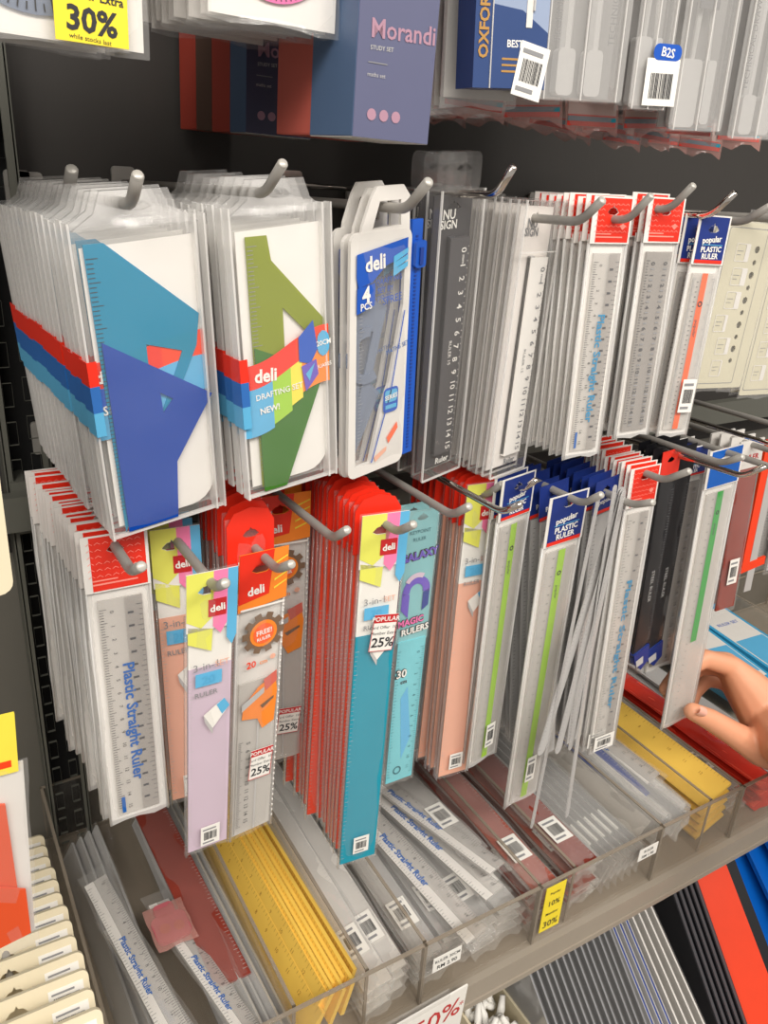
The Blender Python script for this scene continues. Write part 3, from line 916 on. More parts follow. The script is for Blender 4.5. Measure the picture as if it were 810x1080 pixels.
def gear_pack(w, h):
    t = empty('gear_ruler_pack')
    X = lambda u: (u - .5) * w
    b = MB(); b.box(X(.04), X(.96), .0012, .0016, -h + .002, -.03, 'offw'); b.build('backing_sheet', t)
    b = MB()
    b.box(X(.10), X(.90), -.0012, .0004, -h + .005, -.10, 'clruler')
    b.ticks(X(.12), -.15, -h + .012, 50, .0036, 'ink', -.0015, 5)
    for i in range(11):
        b.text(str(i + 5), X(.34), -.152 - i * (h - .168) / 10, .0046, 'ink', -.0015, -90, .01)
    b.rect(X(.52), -h + .005, X(.56), -.12, -.0015, 'lgrey')
    b.build('ruler', t)
    b = MB()
    sl = slot(X(.45), -.013, .014, .004)
    b.poly([(X(0), -.042), (X(1), -.038), (X(1), 0), (X(0), 0)], -.0026, 'orange', .0005, [sl])
    b.poly([(X(0), -.036), (X(.62), -.032), (X(.70), 0), (X(0), 0)], -.0029, 'red', 0, [slot(X(.45), -.013, .0145, .0043)])
    b.text('deli', X(.34), -.027, .0088, 'paper', -.0033, 5, .03)
    for k in range(4):
        b.poly([(X(.72), -.010 - k * .006), (X(.98), -.006 - k * .006), (X(.98), -.007 - k * .006), (X(.72), -.0115 - k * .006)], -.0030, 'yellow')
    b.rect(X(.04), -.041, X(.96), -.0395, -.0033, 'paper')
    b.build('header_card', t)
    b = MB()
    cx, cz, ro = X(.55), -.062, .0125
    pts = []
    for k in range(10):
        a = 36 * k
        for da, rr in ((-9, ro * 1.28), (9, ro * 1.28), (12, ro), (24, ro)):
            pts.append((cx + rr * math.cos(R(a + da)), cz + rr * math.sin(R(a + da))))
    b.poly(pts, -.0024, 'brown')
    b.poly(arc(cx, cz, ro * .82, 0, 360, 20)[:-1], -.0027, 'orange')
    b.poly(arc(cx, cz, ro * .62, 0, 360, 20)[:-1], -.0030, 'oran2')
    b.text('FREE!', cx, cz + .0015, .0052, 'paper', -.0033, 6, .02)
    b.text('RULER', cx, cz - .0035, .0036, 'paper', -.0033, 6, .02)
    b.text('20', X(.32), -.085, .0072, 'orangeh', -.0024, 0, .03)
    b.text('cm', X(.58), -.085, .005, 'orange', -.0024, 0, .02)
    b.poly(arc(X(.78), -.083, .0022, 0, 360, 10)[:-1], -.0024, 'peach')
    b.poly([(X(.18), -.118), (X(.5), -.105), (X(.86), -.098), (X(.92), -.112), (X(.88), -.138), (X(.62), -.142), (X(.50), -.132), (X(.16), -.129)], -.0024, 'orange')
    b.poly([(X(.60), -.100), (X(.88), -.095), (X(.90), -.104), (X(.66), -.110)], -.0027, 'mor_p')
    b.poly([(X(.14), -.116), (X(.62), -.106), (X(.62), -.111), (X(.14), -.122)], -.0029, 'lgrey')
    b.poly([(X(.55), -.121), (X(.84), -.116), (X(.84), -.118), (X(.6), -.124)], -.0029, 'brown')
    b.build('printed_gear', t)
    b = MB()
    b.sleeve(w, h - .03, .005, 'clear', 77, z=-.03, nx=4, nz=18)
    b.box(X(0), X(.04), -.001, .001, -h, -.03, 'hazy')
    b.box(X(.96), X(1), -.001, .001, -h, -.03, 'hazy')
    for i in range(40):
        b.box(X(.965), X(.99), -.0014, -.001, -.034 - i * (h - .04) / 40, -.036 - i * (h - .04) / 40, 'paper')
    b.build('bag', t, True)
    return t

def aqua_pack(w, h):
    t = empty('patterned_ruler_pack')
    X = lambda u: (u - .5) * w
    b = MB()
    b.poly([(X(0), -.110), (X(1), -.110), (X(1), 0), (X(0), 0)], .0004, 'aquad', .0005, [slot(0, -.007, .010, .003)])
    b.text('KEYPOINT', X(.45), -.017, .004, 'dteal', -.0002, 2)
    b.text('RULER', X(.45), -.023, .004, 'dteal', -.0002, 2)
    b.text('GALAXY', X(.50), -.036, .0086, 'ink', -.0002, 6, .10)
    b.text('GALAXY', X(.50), -.036, .0086, 'purple', -.0005, 6, .04)
    ring = arc(X(.5), -.066, .0125, -10, 190, 12) + arc(X(.5), -.066, .006, 190, -10, 12)
    b.poly(ring, -.0003, 'purple')
    b.poly(arc(X(.5), -.063, .0125, 60, 150, 8) + arc(X(.5), -.063, .0085, 150, 60, 8), -.0006, 'lav')
    b.poly([(X(.06), -.066), (X(.30), -.068), (X(.30), -.088), (X(.06), -.080)], -.0003, 'purple')
    b.poly([(X(.72), -.068), (X(.92), -.066), (X(.92), -.080), (X(.72), -.084)], -.0003, 'deepb')
    b.text('MAGIC', X(.40), -.091, .0075, 'ink', -.0006, 4, .10)
    b.text('MAGIC', X(.40), -.091, .0075, 'hpink', -.0009, 4, .03)
    b.text('RULERS', X(.56), -.099, .0075, 'ink', -.0006, 4, .10)
    b.text('RULERS', X(.56), -.099, .0075, 'paper', -.0009, 4, .03)
    b.build('header_card', t)
    b = MB()
    b.box(X(.06), X(.94), -.0010, .0008, -h + .004, -.108, 'aqua')
    b.ticks(X(.92), -.116, -h + .01, 60, -.0036, 'dteal', -.0013, 5)
    b.ticks(X(.08), -.116, -h + .01, 40, .0028, 'dteal', -.0013, 5)
    for i in range(12):
        b.text(str(i), X(.74), -.12 - i * (h - .136) / 11, .004, 'dteal', -.0013, -90)
    b.poly([(X(.3), -.16), (X(.5), -.15), (X(.75), -.2), (X(.5), -.22)], -.0012, 'bpas')
    b.text('30', X(.24), -.136, .010, 'ink', -.0015, 0, .08)
    b.text('30', X(.24), -.136, .010, 'paper', -.0018, 0, .02)
    b.text('cm', X(.34), -.144, .005, 'ink', -.0015, 0, .03)
    b.poly(arc(X(.4), -h + .015, .004, 0, 360, 12)[:-1], -.0014, 'dteal', 0, [arc(X(.4), -h + .015, .0028, 0, 360, 12)[:-1]])
    b.build('ruler', t)
    b = MB()
    b.sleeve(w, h, .005, 'clear', 90, nx=4, nz=18, back='milky')
    b.box(X(0), X(.04), -.0014, .001, -h, 0, 'milky')
    b.box(X(.96), X(1), -.0014, .001, -h, 0, 'milky')
    b.build('bag', t, True)
    return t

# ---- upper row
NFR = 'front'
p = set_square_pack(True)
stack([p], (0.109, 0.420, -0.031, 10.1, -2.6, 4.6), 15, 0.0130, 'front blue set square pack on the leftmost upper hook, faded teal at the top',
      '{n} blue set square pack from the front on the leftmost upper hook', 'set square pack', 'blue set square packs', dz=-0.0002, dx=-.0006, dyaw=-.2, jit=.55)
p = set_square_pack(False, .0652, .1627)
stack([p], (0.184, 0.420, -0.023, 9.2, -0.4, 4.3), 10, 0.0125, 'front green set square pack with the wavy red and yellow band',
      '{n} green set square pack from the front, behind the one with the wavy band', 'set square pack', 'green set square packs', dz=-0.0002, dyaw=-.3)
p = zip_pouch()
stack([p], (0.253, 0.425, -0.035, 16.0, -1.8, 4.1), 3, 0.010, 'front geometry set pouch with blue zip and the number 4 on it',
      '{n} geometry set pouch from the front, half hidden by the one with the blue zip', 'geometry set', 'zip geometry set pouches', dx=-.002, dyaw=2)
p = blister_ruler(True)
stack([p], (0.317, 0.450, -0.002, 14.4, -2.9, 4.2), 3, 0.0148, 'black ruler on a charcoal card in a clear case beside the blue zip',
      '{n} black ruler card from the front, behind the first charcoal card', 'ruler card', 'black ruler cards')
p = blister_ruler(False, .0452, .1934)
stack([p], (0.383, 0.445, -0.016, 17.0, -0.7, -0.6), 11, 0.0078, 'front white ruler on a white card, at the end of its stack',
      '{n} white ruler card from the front, counted from the one pierced by the grey hook', 'ruler card', 'white ruler cards', jit=.4, dx=-.0006)
p = straight_ruler_pack(.0355, .1814, 'straight', 'red', 'Plastic Straight Ruler', 'inkc', bag='milky')
stack([p], (0.426, 0.420, -0.011, -1.6, 2.9, 0.0), 9, 0.0075, 'front red-headed ruler pack with cyan lettering in the upper row',
      '{n} red-headed pack from the front behind the upper ruler with cyan lettering', 'ruler pack', 'red-headed cyan-lettered ruler packs', jit=.8)
p = straight_ruler_pack(.0375, .1726, 'fleck', 'red')
stack([p], (0.477, 0.420, -0.010, 0.5, 3.0, -0.3), 6, 0.0075, 'front red-headed pack with a grey flecked ruler',
      '{n} red-headed pack from the front behind the grey flecked ruler', 'ruler pack', 'grey flecked ruler packs')
p = straight_ruler_pack(.0300, .1640, 'stripe_o', 'navy', hh=.034)
sticker(p, .004, -.118, .0135, .026, -.0046, 8)
stack([p], (0.519, 0.410, -0.020, -7.6, 2.2, -1.4), 5, 0.0095, 'front blue-headed ruler pack with an orange stripe',
      '{n} blue-headed pack from the front behind the orange-striped ruler', 'ruler pack', 'orange-striped ruler packs', dx=-.0012)

# stencils
def stencil(w, h, seed, holes=True):
    t = empty('stencil_sheet')
    rnd = random.Random(seed)
    b = MB()
    hs = []
    if holes:
        for j in range(10):
            hs.append(arc(w * .16, -h * (.15 + .075 * j), .0022 if j % 2 else .003, 0, 360, 8)[:-1])
    b.poly(rrect(-w / 2, -h, w / 2, 0, .002), 0, M('stencil_plastic', S(206, 200, 176), .35, noise=.04), .0008, hs)
    for k in range(6):
        x, z = -w * .34 + rnd.uniform(0, .3) * w * .5, -h * (.12 + .14 * k)
        b.poly(rrect(x, z - .014, x + .012 + rnd.uniform(0, .006), z, .001), -.0003, 'offw', 0, [rrect(x + .0006, z - .0134, x + .0114, z - .0006, .001)])
        b.rect(x + .002, z - .006, x + .009, z - .0056, -.0003, 'grey')
        b.rect(x + .002, z - .009, x + .007, z - .0086, -.0003, 'grey')
    b.poly(rrect(-w * .44, -h * .97, w * .3, -h * .03, .002), -.0002, 'grey', 0, [rrect(-w * .43, -h * .966, w * .293, -h * .034, .002)])
    b.build('sheet', t)
    b = MB()
    b.sleeve(w + .004, h + .006, .004, 'milky', seed, z=.003, nx=4, nz=10)
    b.build('bag', t, True)
    return t
p = stencil(.062, .135, 5)
stack([p], (0.608, 0.440, -0.026, -3, 1, -2.5), 3, 0.012, 'front cream stencil sheet right of the orange-striped ruler',
      '{n} cream stencil sheet from the front, right of the orange-striped ruler', 'stencil', 'cream stencil sheets', dx=.004)
p = stencil(.05, .150, 6, False)
stack([p], (0.668, 0.440, -0.022, -3, 1, -2), 4, 0.010, 'front cream stencil at the right edge of the frame',
      '{n} cream stencil from the front at the right edge of the frame', 'stencil', 'cream stencils at the edge')

# ---- lower row
p = straight_ruler_pack(.0391, .2034, 'straight', 'red', 'Plastic Straight Ruler', 'inkb', hh=.036, bag='clear')
stack([p], (0.092, 0.450, -0.210, -0.1, 5.3, -0.4), 20, 0.0088, 'front red-headed ruler pack at the left of the lower row, blue lettering',
      '{n} red-headed ruler pack from the front in the leftmost lower stack', 'ruler pack', 'leftmost lower ruler packs', dz=-.0008, dx=-.0004)
p = pastel_pack(.0316, .2255, 'lav')
stack([p], (0.136, 0.405, -0.222, 1.7, -2.9, -1.2), 1, .01, 'lavender ruler pack with a yellow, pink and blue header', '', 'ruler pack', None)
p = pastel_pack(.0320, .2062, 'peach')
stack([p], (0.134, 0.470, -0.222, -4.3, 6.8, -0.3), 3, .012, 'peach ruler pack hanging behind the lavender one',
      '{n} peach pack from the front behind the lavender ruler', 'ruler pack', 'short peach ruler packs')
p = gear_pack(.0356, .2402)
sale_sticker(p, .004, -.158, .018, .026, -.0048)
stack([p], (0.179, 0.430, -0.229, 6.7, -1.8, -1.6), 1, .01, 'nearer orange ruler pack with the gear, beside the lavender ruler', '', 'ruler pack', None)
p = pastel_pack(.034, .20, 'mar2', hdr=False)
p.name = 'red_header_pack'
stack([p], (0.176, 0.446, -0.212, 6, 2, -1), 7, .0095, 'red-headed glossy pack right behind the nearer orange gear pack',
      '{n} pack of the red-headed stack from its front behind the nearer gear pack', 'ruler pack', 'red-headed packs behind the gear pack', dz=.001)
p = gear_pack(.0422, .2583)
sale_sticker(p, .007, -.196, .019, .027, -.0048, 6)
stack([p], (0.218, 0.489, -0.219, -6.0, -4.1, 1.5), 2, .012, 'farther orange ruler pack with the gear, beside the coral stack',
      '{n} orange gear pack from the front beside the coral stack', 'ruler pack', 'farther gear ruler packs')
p = pastel_pack(.0351, .3156, 'teal', '30')
sale_sticker(p, .006, -.078, .019, .030, -.0048, 6)
stack([p], (0.262, 0.420, -0.213, -4.8, -0.5, -0.7), 1, .01, 'tall teal ruler pack in front of the coral stack', '', 'ruler pack', None)
p = pastel_pack(.0345, .308, 'coral', hdr=False)
stack([p], (0.2605, 0.4275, -0.209, -4.0, -0.4, -0.6), 15, .0075, 'coral ruler pack right behind the tall teal one',
      '{n} coral ruler pack from the front behind the tall teal one', 'ruler pack', 'tall coral ruler packs', dz=-.0002)
p = aqua_pack(.0292, .2453)
stack([p], (0.308, 0.440, -0.227, 1.5, 1.2, -1.7), 2, .010, 'aqua ruler pack with purple graphics right of the tall teal one',
      '{n} aqua ruler pack from the front, behind the one with purple graphics', 'ruler pack', 'aqua ruler packs')
p = pastel_pack(.0325, .2920, 'peach', '20')
p2 = pastel_pack(.0325, .292, 'peach', hdr=False)
stack([p, p2], (0.3765, 0.460, -0.223, -5.4, 0.0, 0.2), 5, .0072, 'tall peach ruler pack left of the lime-striped rulers',
      '{n} peach pack from the front in the stack left of the lime stripes', 'ruler pack', 'tall peach ruler packs')
p = pastel_pack(.0325, .285, 'dteal', hdr=False)
stack([p], (0.3755, 0.501, -0.229, -5.4, 0.0, 0.2), 5, .0085, 'dark teal ruler pack right behind the tall peach stack',
      '{n} dark teal pack counted back from the tall peach stack', 'ruler pack', 'dark teal ruler packs', first=1)
p = straight_ruler_pack(.0388, .2886, 'stripe', 'navy', hh=.036)
sticker(p, .002, -.242, .011, .026, -.0046, 9)
stack([p], (0.393, 0.440, -0.212, 9.9, -1.6, 2.3), 2, .010, 'lime-striped ruler pack overlapping the tall peach ruler',
      '{n} lime-striped pack from the front, behind the one overlapping the peach ruler', 'ruler pack', 'inner lime-striped ruler packs')
p = straight_ruler_pack(.0423, .3260, 'stripe', 'navy', hh=.044)
sticker(p, .002, -.268, .011, .030, -.0046, 10)
stack([p], (0.429, 0.420, -0.225, 2.9, -2.2, 2.8), 1, .010, 'lime-striped ruler pack standing free, longest of the lime ones', '', 'ruler pack', None)
def grey_pack(w, h, k):
    t = empty('grey_ruler_pack')
    b = MB()
    b.poly([(-w / 2, -.030), (w / 2, -.030), (w / 2, 0), (-w / 2, 0)], -.001, 'navy', .0006, [slot(0, -.010, .010, .003)])
    b.rect(-w / 2, -.030, w / 2, -.027, -.0013, 'red')
    b.text('popular', 0, -.019, .006, 'paper', -.0013, 4, .02)
    b.build('header_card', t)
    b = MB()
    b.box(-w * .42, w * .42, -.0008, .0006, -h + .004, -.032, 'lgrey')
    b.ticks(-w * .35, -.04, -h + .01, 60, .003, 'ink', -.0011, 5)
    b.build('ruler', t)
    b = MB()
    b.sleeve(w, h - .02, .004, 'milky', 100 + k, z=-.02, nx=3, nz=14)
    b.build('bag', t, True)
    return t
p = grey_pack(.032, .285, 1)
stack([p], (0.431, 0.440, -0.224, 4, 2, 6.5), 6, .010, 'grey ruler pack right behind the free lime-striped one',
      '{n} grey ruler pack from the front behind the free lime-striped one', 'ruler pack', 'grey packs behind the lime stripe', dx=-.001)
p = grey_pack(.030, .275, 2)
g = 'grey packs beside the fanned rulers'
stack([p], (0.484, 0.434, -0.226, 8, 1, 3.5), 8, .0085, 'front blue-headed grey pack beside the fanned rulers',
      '{n} blue-headed grey pack from the front beside the fanned rulers', 'ruler pack', g)

def thin_ruler(w, h):
    b = MB()
    b.poly(rrect(-w / 2, -h, w / 2, .004, w * .45), -.0006, 'lgrey', .0010, [arc(0, -.002, .0016, 0, 360, 10)[:-1]])
    b.ticks(-w / 2, -.012, -h + .006, 60, w * .3, 'grey', -.0009, 5)
    return b.build('steel_ruler')
p = thin_ruler(.008, .332)
fan = [((.470, .412, -.226, 24, 2, 0.2), 'longest bare steel ruler hanging right of the free lime stripe'),
       ((.449, .408, -.230, 28, -1, -1.2), 'second long bare steel ruler hanging down to the tray'),
       ]
for i, (q, l) in enumerate(fan):
    o = p if i == 0 else copy_tree(p)
    pose(o, *q); tag(o, l, 'ruler', 'bare steel rulers')
p = thin_ruler(.011, .245)
for i, (q, l) in enumerate([((.485, .418, -.232, 12, 0, -13), 'wide bare steel ruler tilted most to the left'), ((.483, .415, -.232, 18, 0, -8), 'wide bare steel ruler tilted half as far'),
                            ((.480, .411, -.232, 25, 0, -3.5), 'wide bare steel ruler nearest the right lower stack')]):
    o = p if i == 0 else copy_tree(p)
    pose(o, *q); tag(o, l, 'ruler', 'wide bare steel rulers')

p = straight_ruler_pack(.0331, .2989, 'straight', 'red', 'Plastic Straight Ruler', 'inkc', hh=.036, bag='milky')
sticker(p, -.002, -.276, .024, .017, -.0044, 12)
stack([p], (0.515, 0.424, -0.216, -3.2, 0.1, 3.0), 13, .0048, 'front red-headed ruler pack of the right lower stack',
      '{n} red-headed pack from the front in the right lower stack', 'ruler pack', 'right lower ruler packs', dz=.0006)

def black_pack(w, h, red):
    t = empty('black_ruler_pack')
    b = MB()
    b.poly([(-w / 2, -.028), (w / 2, -.028), (w / 2, 0), (-w / 2, 0)], -.001, 'red' if red else 'black', .0006, [slot(0, -.010, .010, .003)])
    b.build('header_card', t)
    b = MB()
    b.box(-w * .42, w * .42, -.0012, .0012, -h + .014, -.026, 'black')
    b.ticks(w * .4, -.04, -h + .03, 60, -.004, 'grey', -.0015, 5)
    b.text('STEEL RULER', 0, -h * .6, .006, 'lgrey', -.0015, -90)
    b.build('ruler', t)
    b = MB()
    b.sleeve(w, h - .01, .004, 'thin', 130, z=-.02, nx=3, nz=14)
    b.build('bag', t, True)
    b = MB()
    b.poly([(-w * .45, -h + .018), (w * .4, -h + .024), (w * .48, -h + .004), (w * .1, -h - .004), (-w * .3, -h + .006)], -.003, 'navy', .006)
    b.poly([(-w * .30, -h + .010), (w * .1, -h + .013), (w * .16, -h + .004), (-w * .2, -h + .002)], -.0034, 'lgrey')
    b.build('end_cap', t)
    return t
p = black_pack(.026, .232, True); p2 = black_pack(.026, .232, False)
stack([p, p2], (0.580, 0.452, -0.219, 4, 1, 3), 4, .010, 'black ruler pack with a red header right of the right lower stack',
      '{n} black ruler pack from the front behind the small red header', 'ruler pack', 'black ruler packs')
p = black_pack(.030, .240, False)
stack([p], (0.612, 0.462, -0.222, 4, 1, 3), 4, .010, 'wider black ruler pack between the red header and the green-striped ruler',
      '{n} wider black pack from the front, left of the green-striped ruler', 'ruler pack', 'wider black ruler packs')
p = straight_ruler_pack(.0471, .3189, 'stripe_g', 'blue', hh=.038, bag='milky')
stack([p], (0.640, 0.440, -0.220, -0.8, 0.4, 4.1), 1, .01, 'green-striped ruler pack with a blue header held by the hand', '', 'ruler pack', None)
p = straight_ruler_pack(.040, .25, 'fleck', 'navy')
stack([p], (0.628, 0.4655, -0.226, -2, 1, 3.4), 3, .009, 'grey flecked ruler pack half hidden behind the green-striped one',
      '{n} grey flecked pack from the front behind the green-striped one', 'ruler pack', 'flecked packs behind the green stripe')
def redpack(w, h, m_):
    t = empty('red_ruler_pack')
    b = MB(); b.box(-w / 2, w / 2, -.001, .001, -.03, 0, 'offw'); b.text('RULER', 0, -.018, .008, 'redd', -.0013, 0, .02); b.build('header_card', t)
    b = MB(); b.box(-w * .4, w * .4, -.001, .001, -h + .006, -.03, m_); b.ticks(-w * .38, -.05, -h + .01, 40, .004, 'dgrey', -.0013); b.build('ruler', t)
    b = MB(); b.sleeve(w, h - .02, .005, 'milky', 140, z=-.02, nx=3, nz=12); b.build('bag', t, True)
    sticker(t, 0, -h * .66, .014, .03, -.004, 15)
    return t
p = redpack(.034, .200, 'maroon')
stack([p], (0.722, 0.470, -0.232, -4, 2, 4), 4, .012, 'red-brown ruler pack at the right between the blue header and the orange bracket',
      '{n} red-brown pack from the front at the right, beside the orange bracket', 'ruler pack', 'red-brown packs at the right')
p = redpack(.036, .215, 'metal')
stack([p], (0.885, 0.520, -0.225, -4, 2, 3), 3, .012, 'grey ruler pack behind the orange bracket at the right edge',
      '{n} grey pack from the front behind the orange bracket at the right edge', 'ruler pack', 'grey packs at the right edge')
t = empty('l_shaped_ruler')
b = MB()
b.poly([(-.006, 0), (.006, 0), (.006, -.150), (.034, -.148), (.034, -.158), (-.006, -.162)], -.001, 'orangeh', .003)
b.build('frame', t)
b = MB()
b.box(.008, .020, 0, .001, -.19, -.01, 'metal'); b.build('blade', t)
pose(t, .800, .500, -.250, -2, 2, 2); tag(t, 'bright orange L-shaped ruler hanging at the right edge', 'ruler')

# ------------------------------------------------------------------ the top row
def protractor_pack(w, h, col):
    t = empty('protractor_pack')
    b = MB()
    b.box(-w * .48, w * .48, .0010, .0014, -h + .002, 0, 'white'); b.build('backing_card', t)
    b = MB()
    cz = -h + .012
    ro = w * .45
    m_ = {'pink': 'hpink', 'clear': 'set_k'}[col]
    ring = arc(0, cz, ro, 0, 180, 24) + arc(0, cz, ro * .62, 180, 0, 24)
    b.poly([(x, cz + ro - (z - cz) - .002) for x, z in ring], -.0004, m_, .001)
    b.poly([(x * .56, cz + ro - (z - cz) * .56 - .002) for x, z in arc(0, cz, ro, 0, 180, 20) + arc(0, cz, ro * .75, 180, 0, 20)], -.0006, m_)
    for i in range(0, 37):
        a = 180 + 5 * i
        c, s_ = math.cos(R(a)), math.sin(R(a))
        z0 = cz + ro - .002
        r0, r1 = ro * .97, ro * (.90 if i % 2 else .86)
        b.add([(c * r0 - s_ * .0003, -.0009, z0 + s_ * r0 + c * .0003), (c * r0 + s_ * .0003, -.0009, z0 + s_ * r0 - c * .0003),
               (c * r1 + s_ * .0003, -.0009, z0 + s_ * r1 - c * .0003), (c * r1 - s_ * .0003, -.0009, z0 + s_ * r1 + c * .0003)], [(0, 1, 2, 3), (3, 2, 1, 0)], 'ink')
        if i % 3 == 0:
            b.text(str(i * 5), c * ro * .76, z0 + s_ * ro * .76, .0056, 'dgrey', -.0010, a + 90)
    b.build('protractor', t)
    b = MB()
    b.sleeve(w, h, .006, 'milky', 150, nx=6, nz=10); b.build('bag', t, True)
    b = MB()
    b.poly([(-w * .3, -.002), (w * .3, -.002), (w * .2, .016), (-w * .2, .016)], 0, 'milky', .001, [slot(0, .006, .012, .003)])
    b.build('hang_tab', t)
    return t
p = protractor_pack(.092, .115, 'clear')
b = MB()
b.box(.006, .036, -.0045, -.0042, -.113, -.068, 'ylab')
b.text('Card Offer  10%', .022, -.074, .0045, 'ink', -.0047, -3, .01)
b.text('10%', .029, -.088, .0085, 'ink', -.0047, -3, .03)
b.text('Member Extra', .021, -.0955, .0046, 'ink', -.0047, -3, .02)
b.text('30%', .021, -.1045, .0125, 'ink', -.0047, -3, .03)
b.text('while stocks last', .020, -.1112, .0026, 'ink', -.0047, -3)
yl = b.build('discount_ticket', p); yl['label'] = 'yellow discount ticket'
stack([p, protractor_pack(.092, .112, 'clear')], (0.070, 0.400, 0.152, 3, 0, -1), 9, .013, 'front clear protractor pack with the yellow 30% ticket',
      '{n} clear protractor pack from the front behind the yellow ticket', 'protractor pack', 'clear protractor packs', dz=.0006)
p = protractor_pack(.070, .104, 'pink')
stack([p, protractor_pack(.070, .104, 'clear')], (0.181, 0.415, 0.161, 3, 0, -1), 10, .012, 'front pink protractor pack beside the slate blue box',
      '{n} protractor pack from the front behind the pink one', 'protractor pack', 'protractor packs behind the pink one', dz=.0004)

def box_pack(w, h, d, front, side, words, name='calculator_box'):
    t = empty(name)
    b = MB()
    b.box(-w / 2, w / 2, 0, d, -h, 0, front)
    b.box(-w / 2 - .0003, -w / 2, .0004, d - .0004, -h + .0004, 0, side)
    b.box(-w / 2, w / 2, .0006, d - .0006, -h - .0003, -h, 'offw' if words else side)
    b.build('carton', t)
    b = MB()
    b.poly([(-w * .4, -.006), (w * .4, -.006), (w * .25, .024), (-w * .25, .024)], d - .001, side, .001, [slot(0, .012, .014, .004)])
    b.build('hang_tab', t)
    if words:
        b = MB()
        b.text('Morandi', w * .06, -h + .050, .0118, 'mor_t', -.0003, 2, .015)
        b.text('STUDY SET', -w * .2, -h + .041, .0028, 'lgrey', -.0003, 2, .01)
        b.rect(-w * .36, -h + .034, -w * .12, -h + .0345, -.0003, 'grey')
        b.text('maths set', -w * .25, -h + .029, .0028, 'lgrey', -.0003)
        for k in range(3):
            b.poly(arc(-w * .28 + k * .0075, -h + .011, .0028, 0, 360, 12)[:-1], -.0003, 'mor_t')
        b.poly(arc(w * .06, -h + .084, .017, 0, 360, 24)[:-1], -.0003, 'lgrey')
        b.poly(arc(w * .02, -h + .088, .010, 0, 360, 18)[:-1], -.0005, 'stem' if 'stem' in K else 'grey')
        b.tube([(-w * .3, -.001, -h + .066), (w * .02, -.001, -h + .085)], .0009, 'lgrey', 6)
        b.build('printing', t)
    return t
BX = [(0.400, .045, 'mor_b', 'mor_s', True, 'slate blue box with pink lettering, front of the row of boxes'),
      (0.448, .045, 'mor_p', 'mor_p', False, 'salmon box right behind the slate blue one'),
      (0.552, .028, 'mor_n', 'mor_s', True, 'navy box with pink lettering behind the salmon one'),
      (0.5815, .034, 'mor_r', 'mor_r', False, 'brick red box right behind the navy box'),
      (0.617, .033, 'mor_k', 'mor_k', False, 'dark brown box between the two brick red boxes'),
      (0.652, .036, 'mor_r', 'mor_r', False, 'last brick red box in the row, nearest the back panel')]
for i, (y, d, f, s_, wd, l) in enumerate(BX):
    t = box_pack(.0475, .135, d, f, s_, wd, 'geometry_set_box')
    pose(t, .2415 + .003 * (i > 1), y, .1465 + .0008 * i, 1 if i else 3, 0, -1.2)
    tag(t, l, 'box', 'geometry set boxes')

t = empty('geometry_tin')
b = MB()
b.box(-.024, .024, 0, .018, -.12, 0, 'tin_b'); b.build('tin_body', t)
b = MB()
b.poly([(-.013, -.1198), (.0238, -.1198), (.0238, -.092), (.006, -.082), (-.013, -.080)], -.0002, 'tin_b')
b.poly([(-.013, -.080), (.006, -.082), (.0238, -.092), (.0238, 0), (-.013, 0)], -.0002, 'tin_w')
b.poly(arc(-.004, -.067, .009, 0, 360, 20)[:-1], -.0005, 'gold')
b.poly(arc(-.003, -.068, .006, 0, 360, 16)[:-1], -.0007, 'brown')
b.tube([(.015, -.0008, -.02), (.013, -.0008, -.082)], .0008, 'lgrey', 6)
b.box(.0085, .0125, -.0006, -.0003, -.09, -.06, 'offw')
b.text('OXFORD', -.0185, -.088, .0085, 'gold', -.0004, 90, .03)
b.text('BEST', .002, -.098, .005, 'paper', -.0004, 0, .02)
for k in range(3): b.rect(-.006, -.106 - k * .003, .008, -.105 - k * .003, -.0004, 'gold')
b.build('printing', t)
b = MB()
b.box(-.0135, -.0128, -.0005, 0, -.12, 0, 'lgrey'); b.build('spine_fold', t)
o = sticker(t, .015, -.093, .020, .027, -.0007, 17); o['label'] = 'white barcode ticket'; o.rotation_euler = (0, R(12), 0); o.location = (.021, 0, -.004)
pose(t, .309, .405, .1625, -4, 0, 3.5); tag(t, 'blue geometry tin with gold lettering and a white ticket', 'tin')
def tin_sleeve():
    t = empty('geometry_set_card')
    b = MB(); b.box(-.025, .025, 0, .004, -.125, 0, 'offw'); b.build('card', t)
    b = MB(); b.sleeve(.054, .132, .008, 'fray', 160, z=.002, nx=5, nz=10); b.build('bag', t, True)
    return t
p = tin_sleeve()
stack([p], (0.318, 0.440, 0.164, -4, 0, 2), 10, .018, 'bagged card right behind the blue tin', '{n} bagged card counted back from the blue tin', 'geometry set', 'bagged cards behind the tin', dx=.004, jit=1.6)

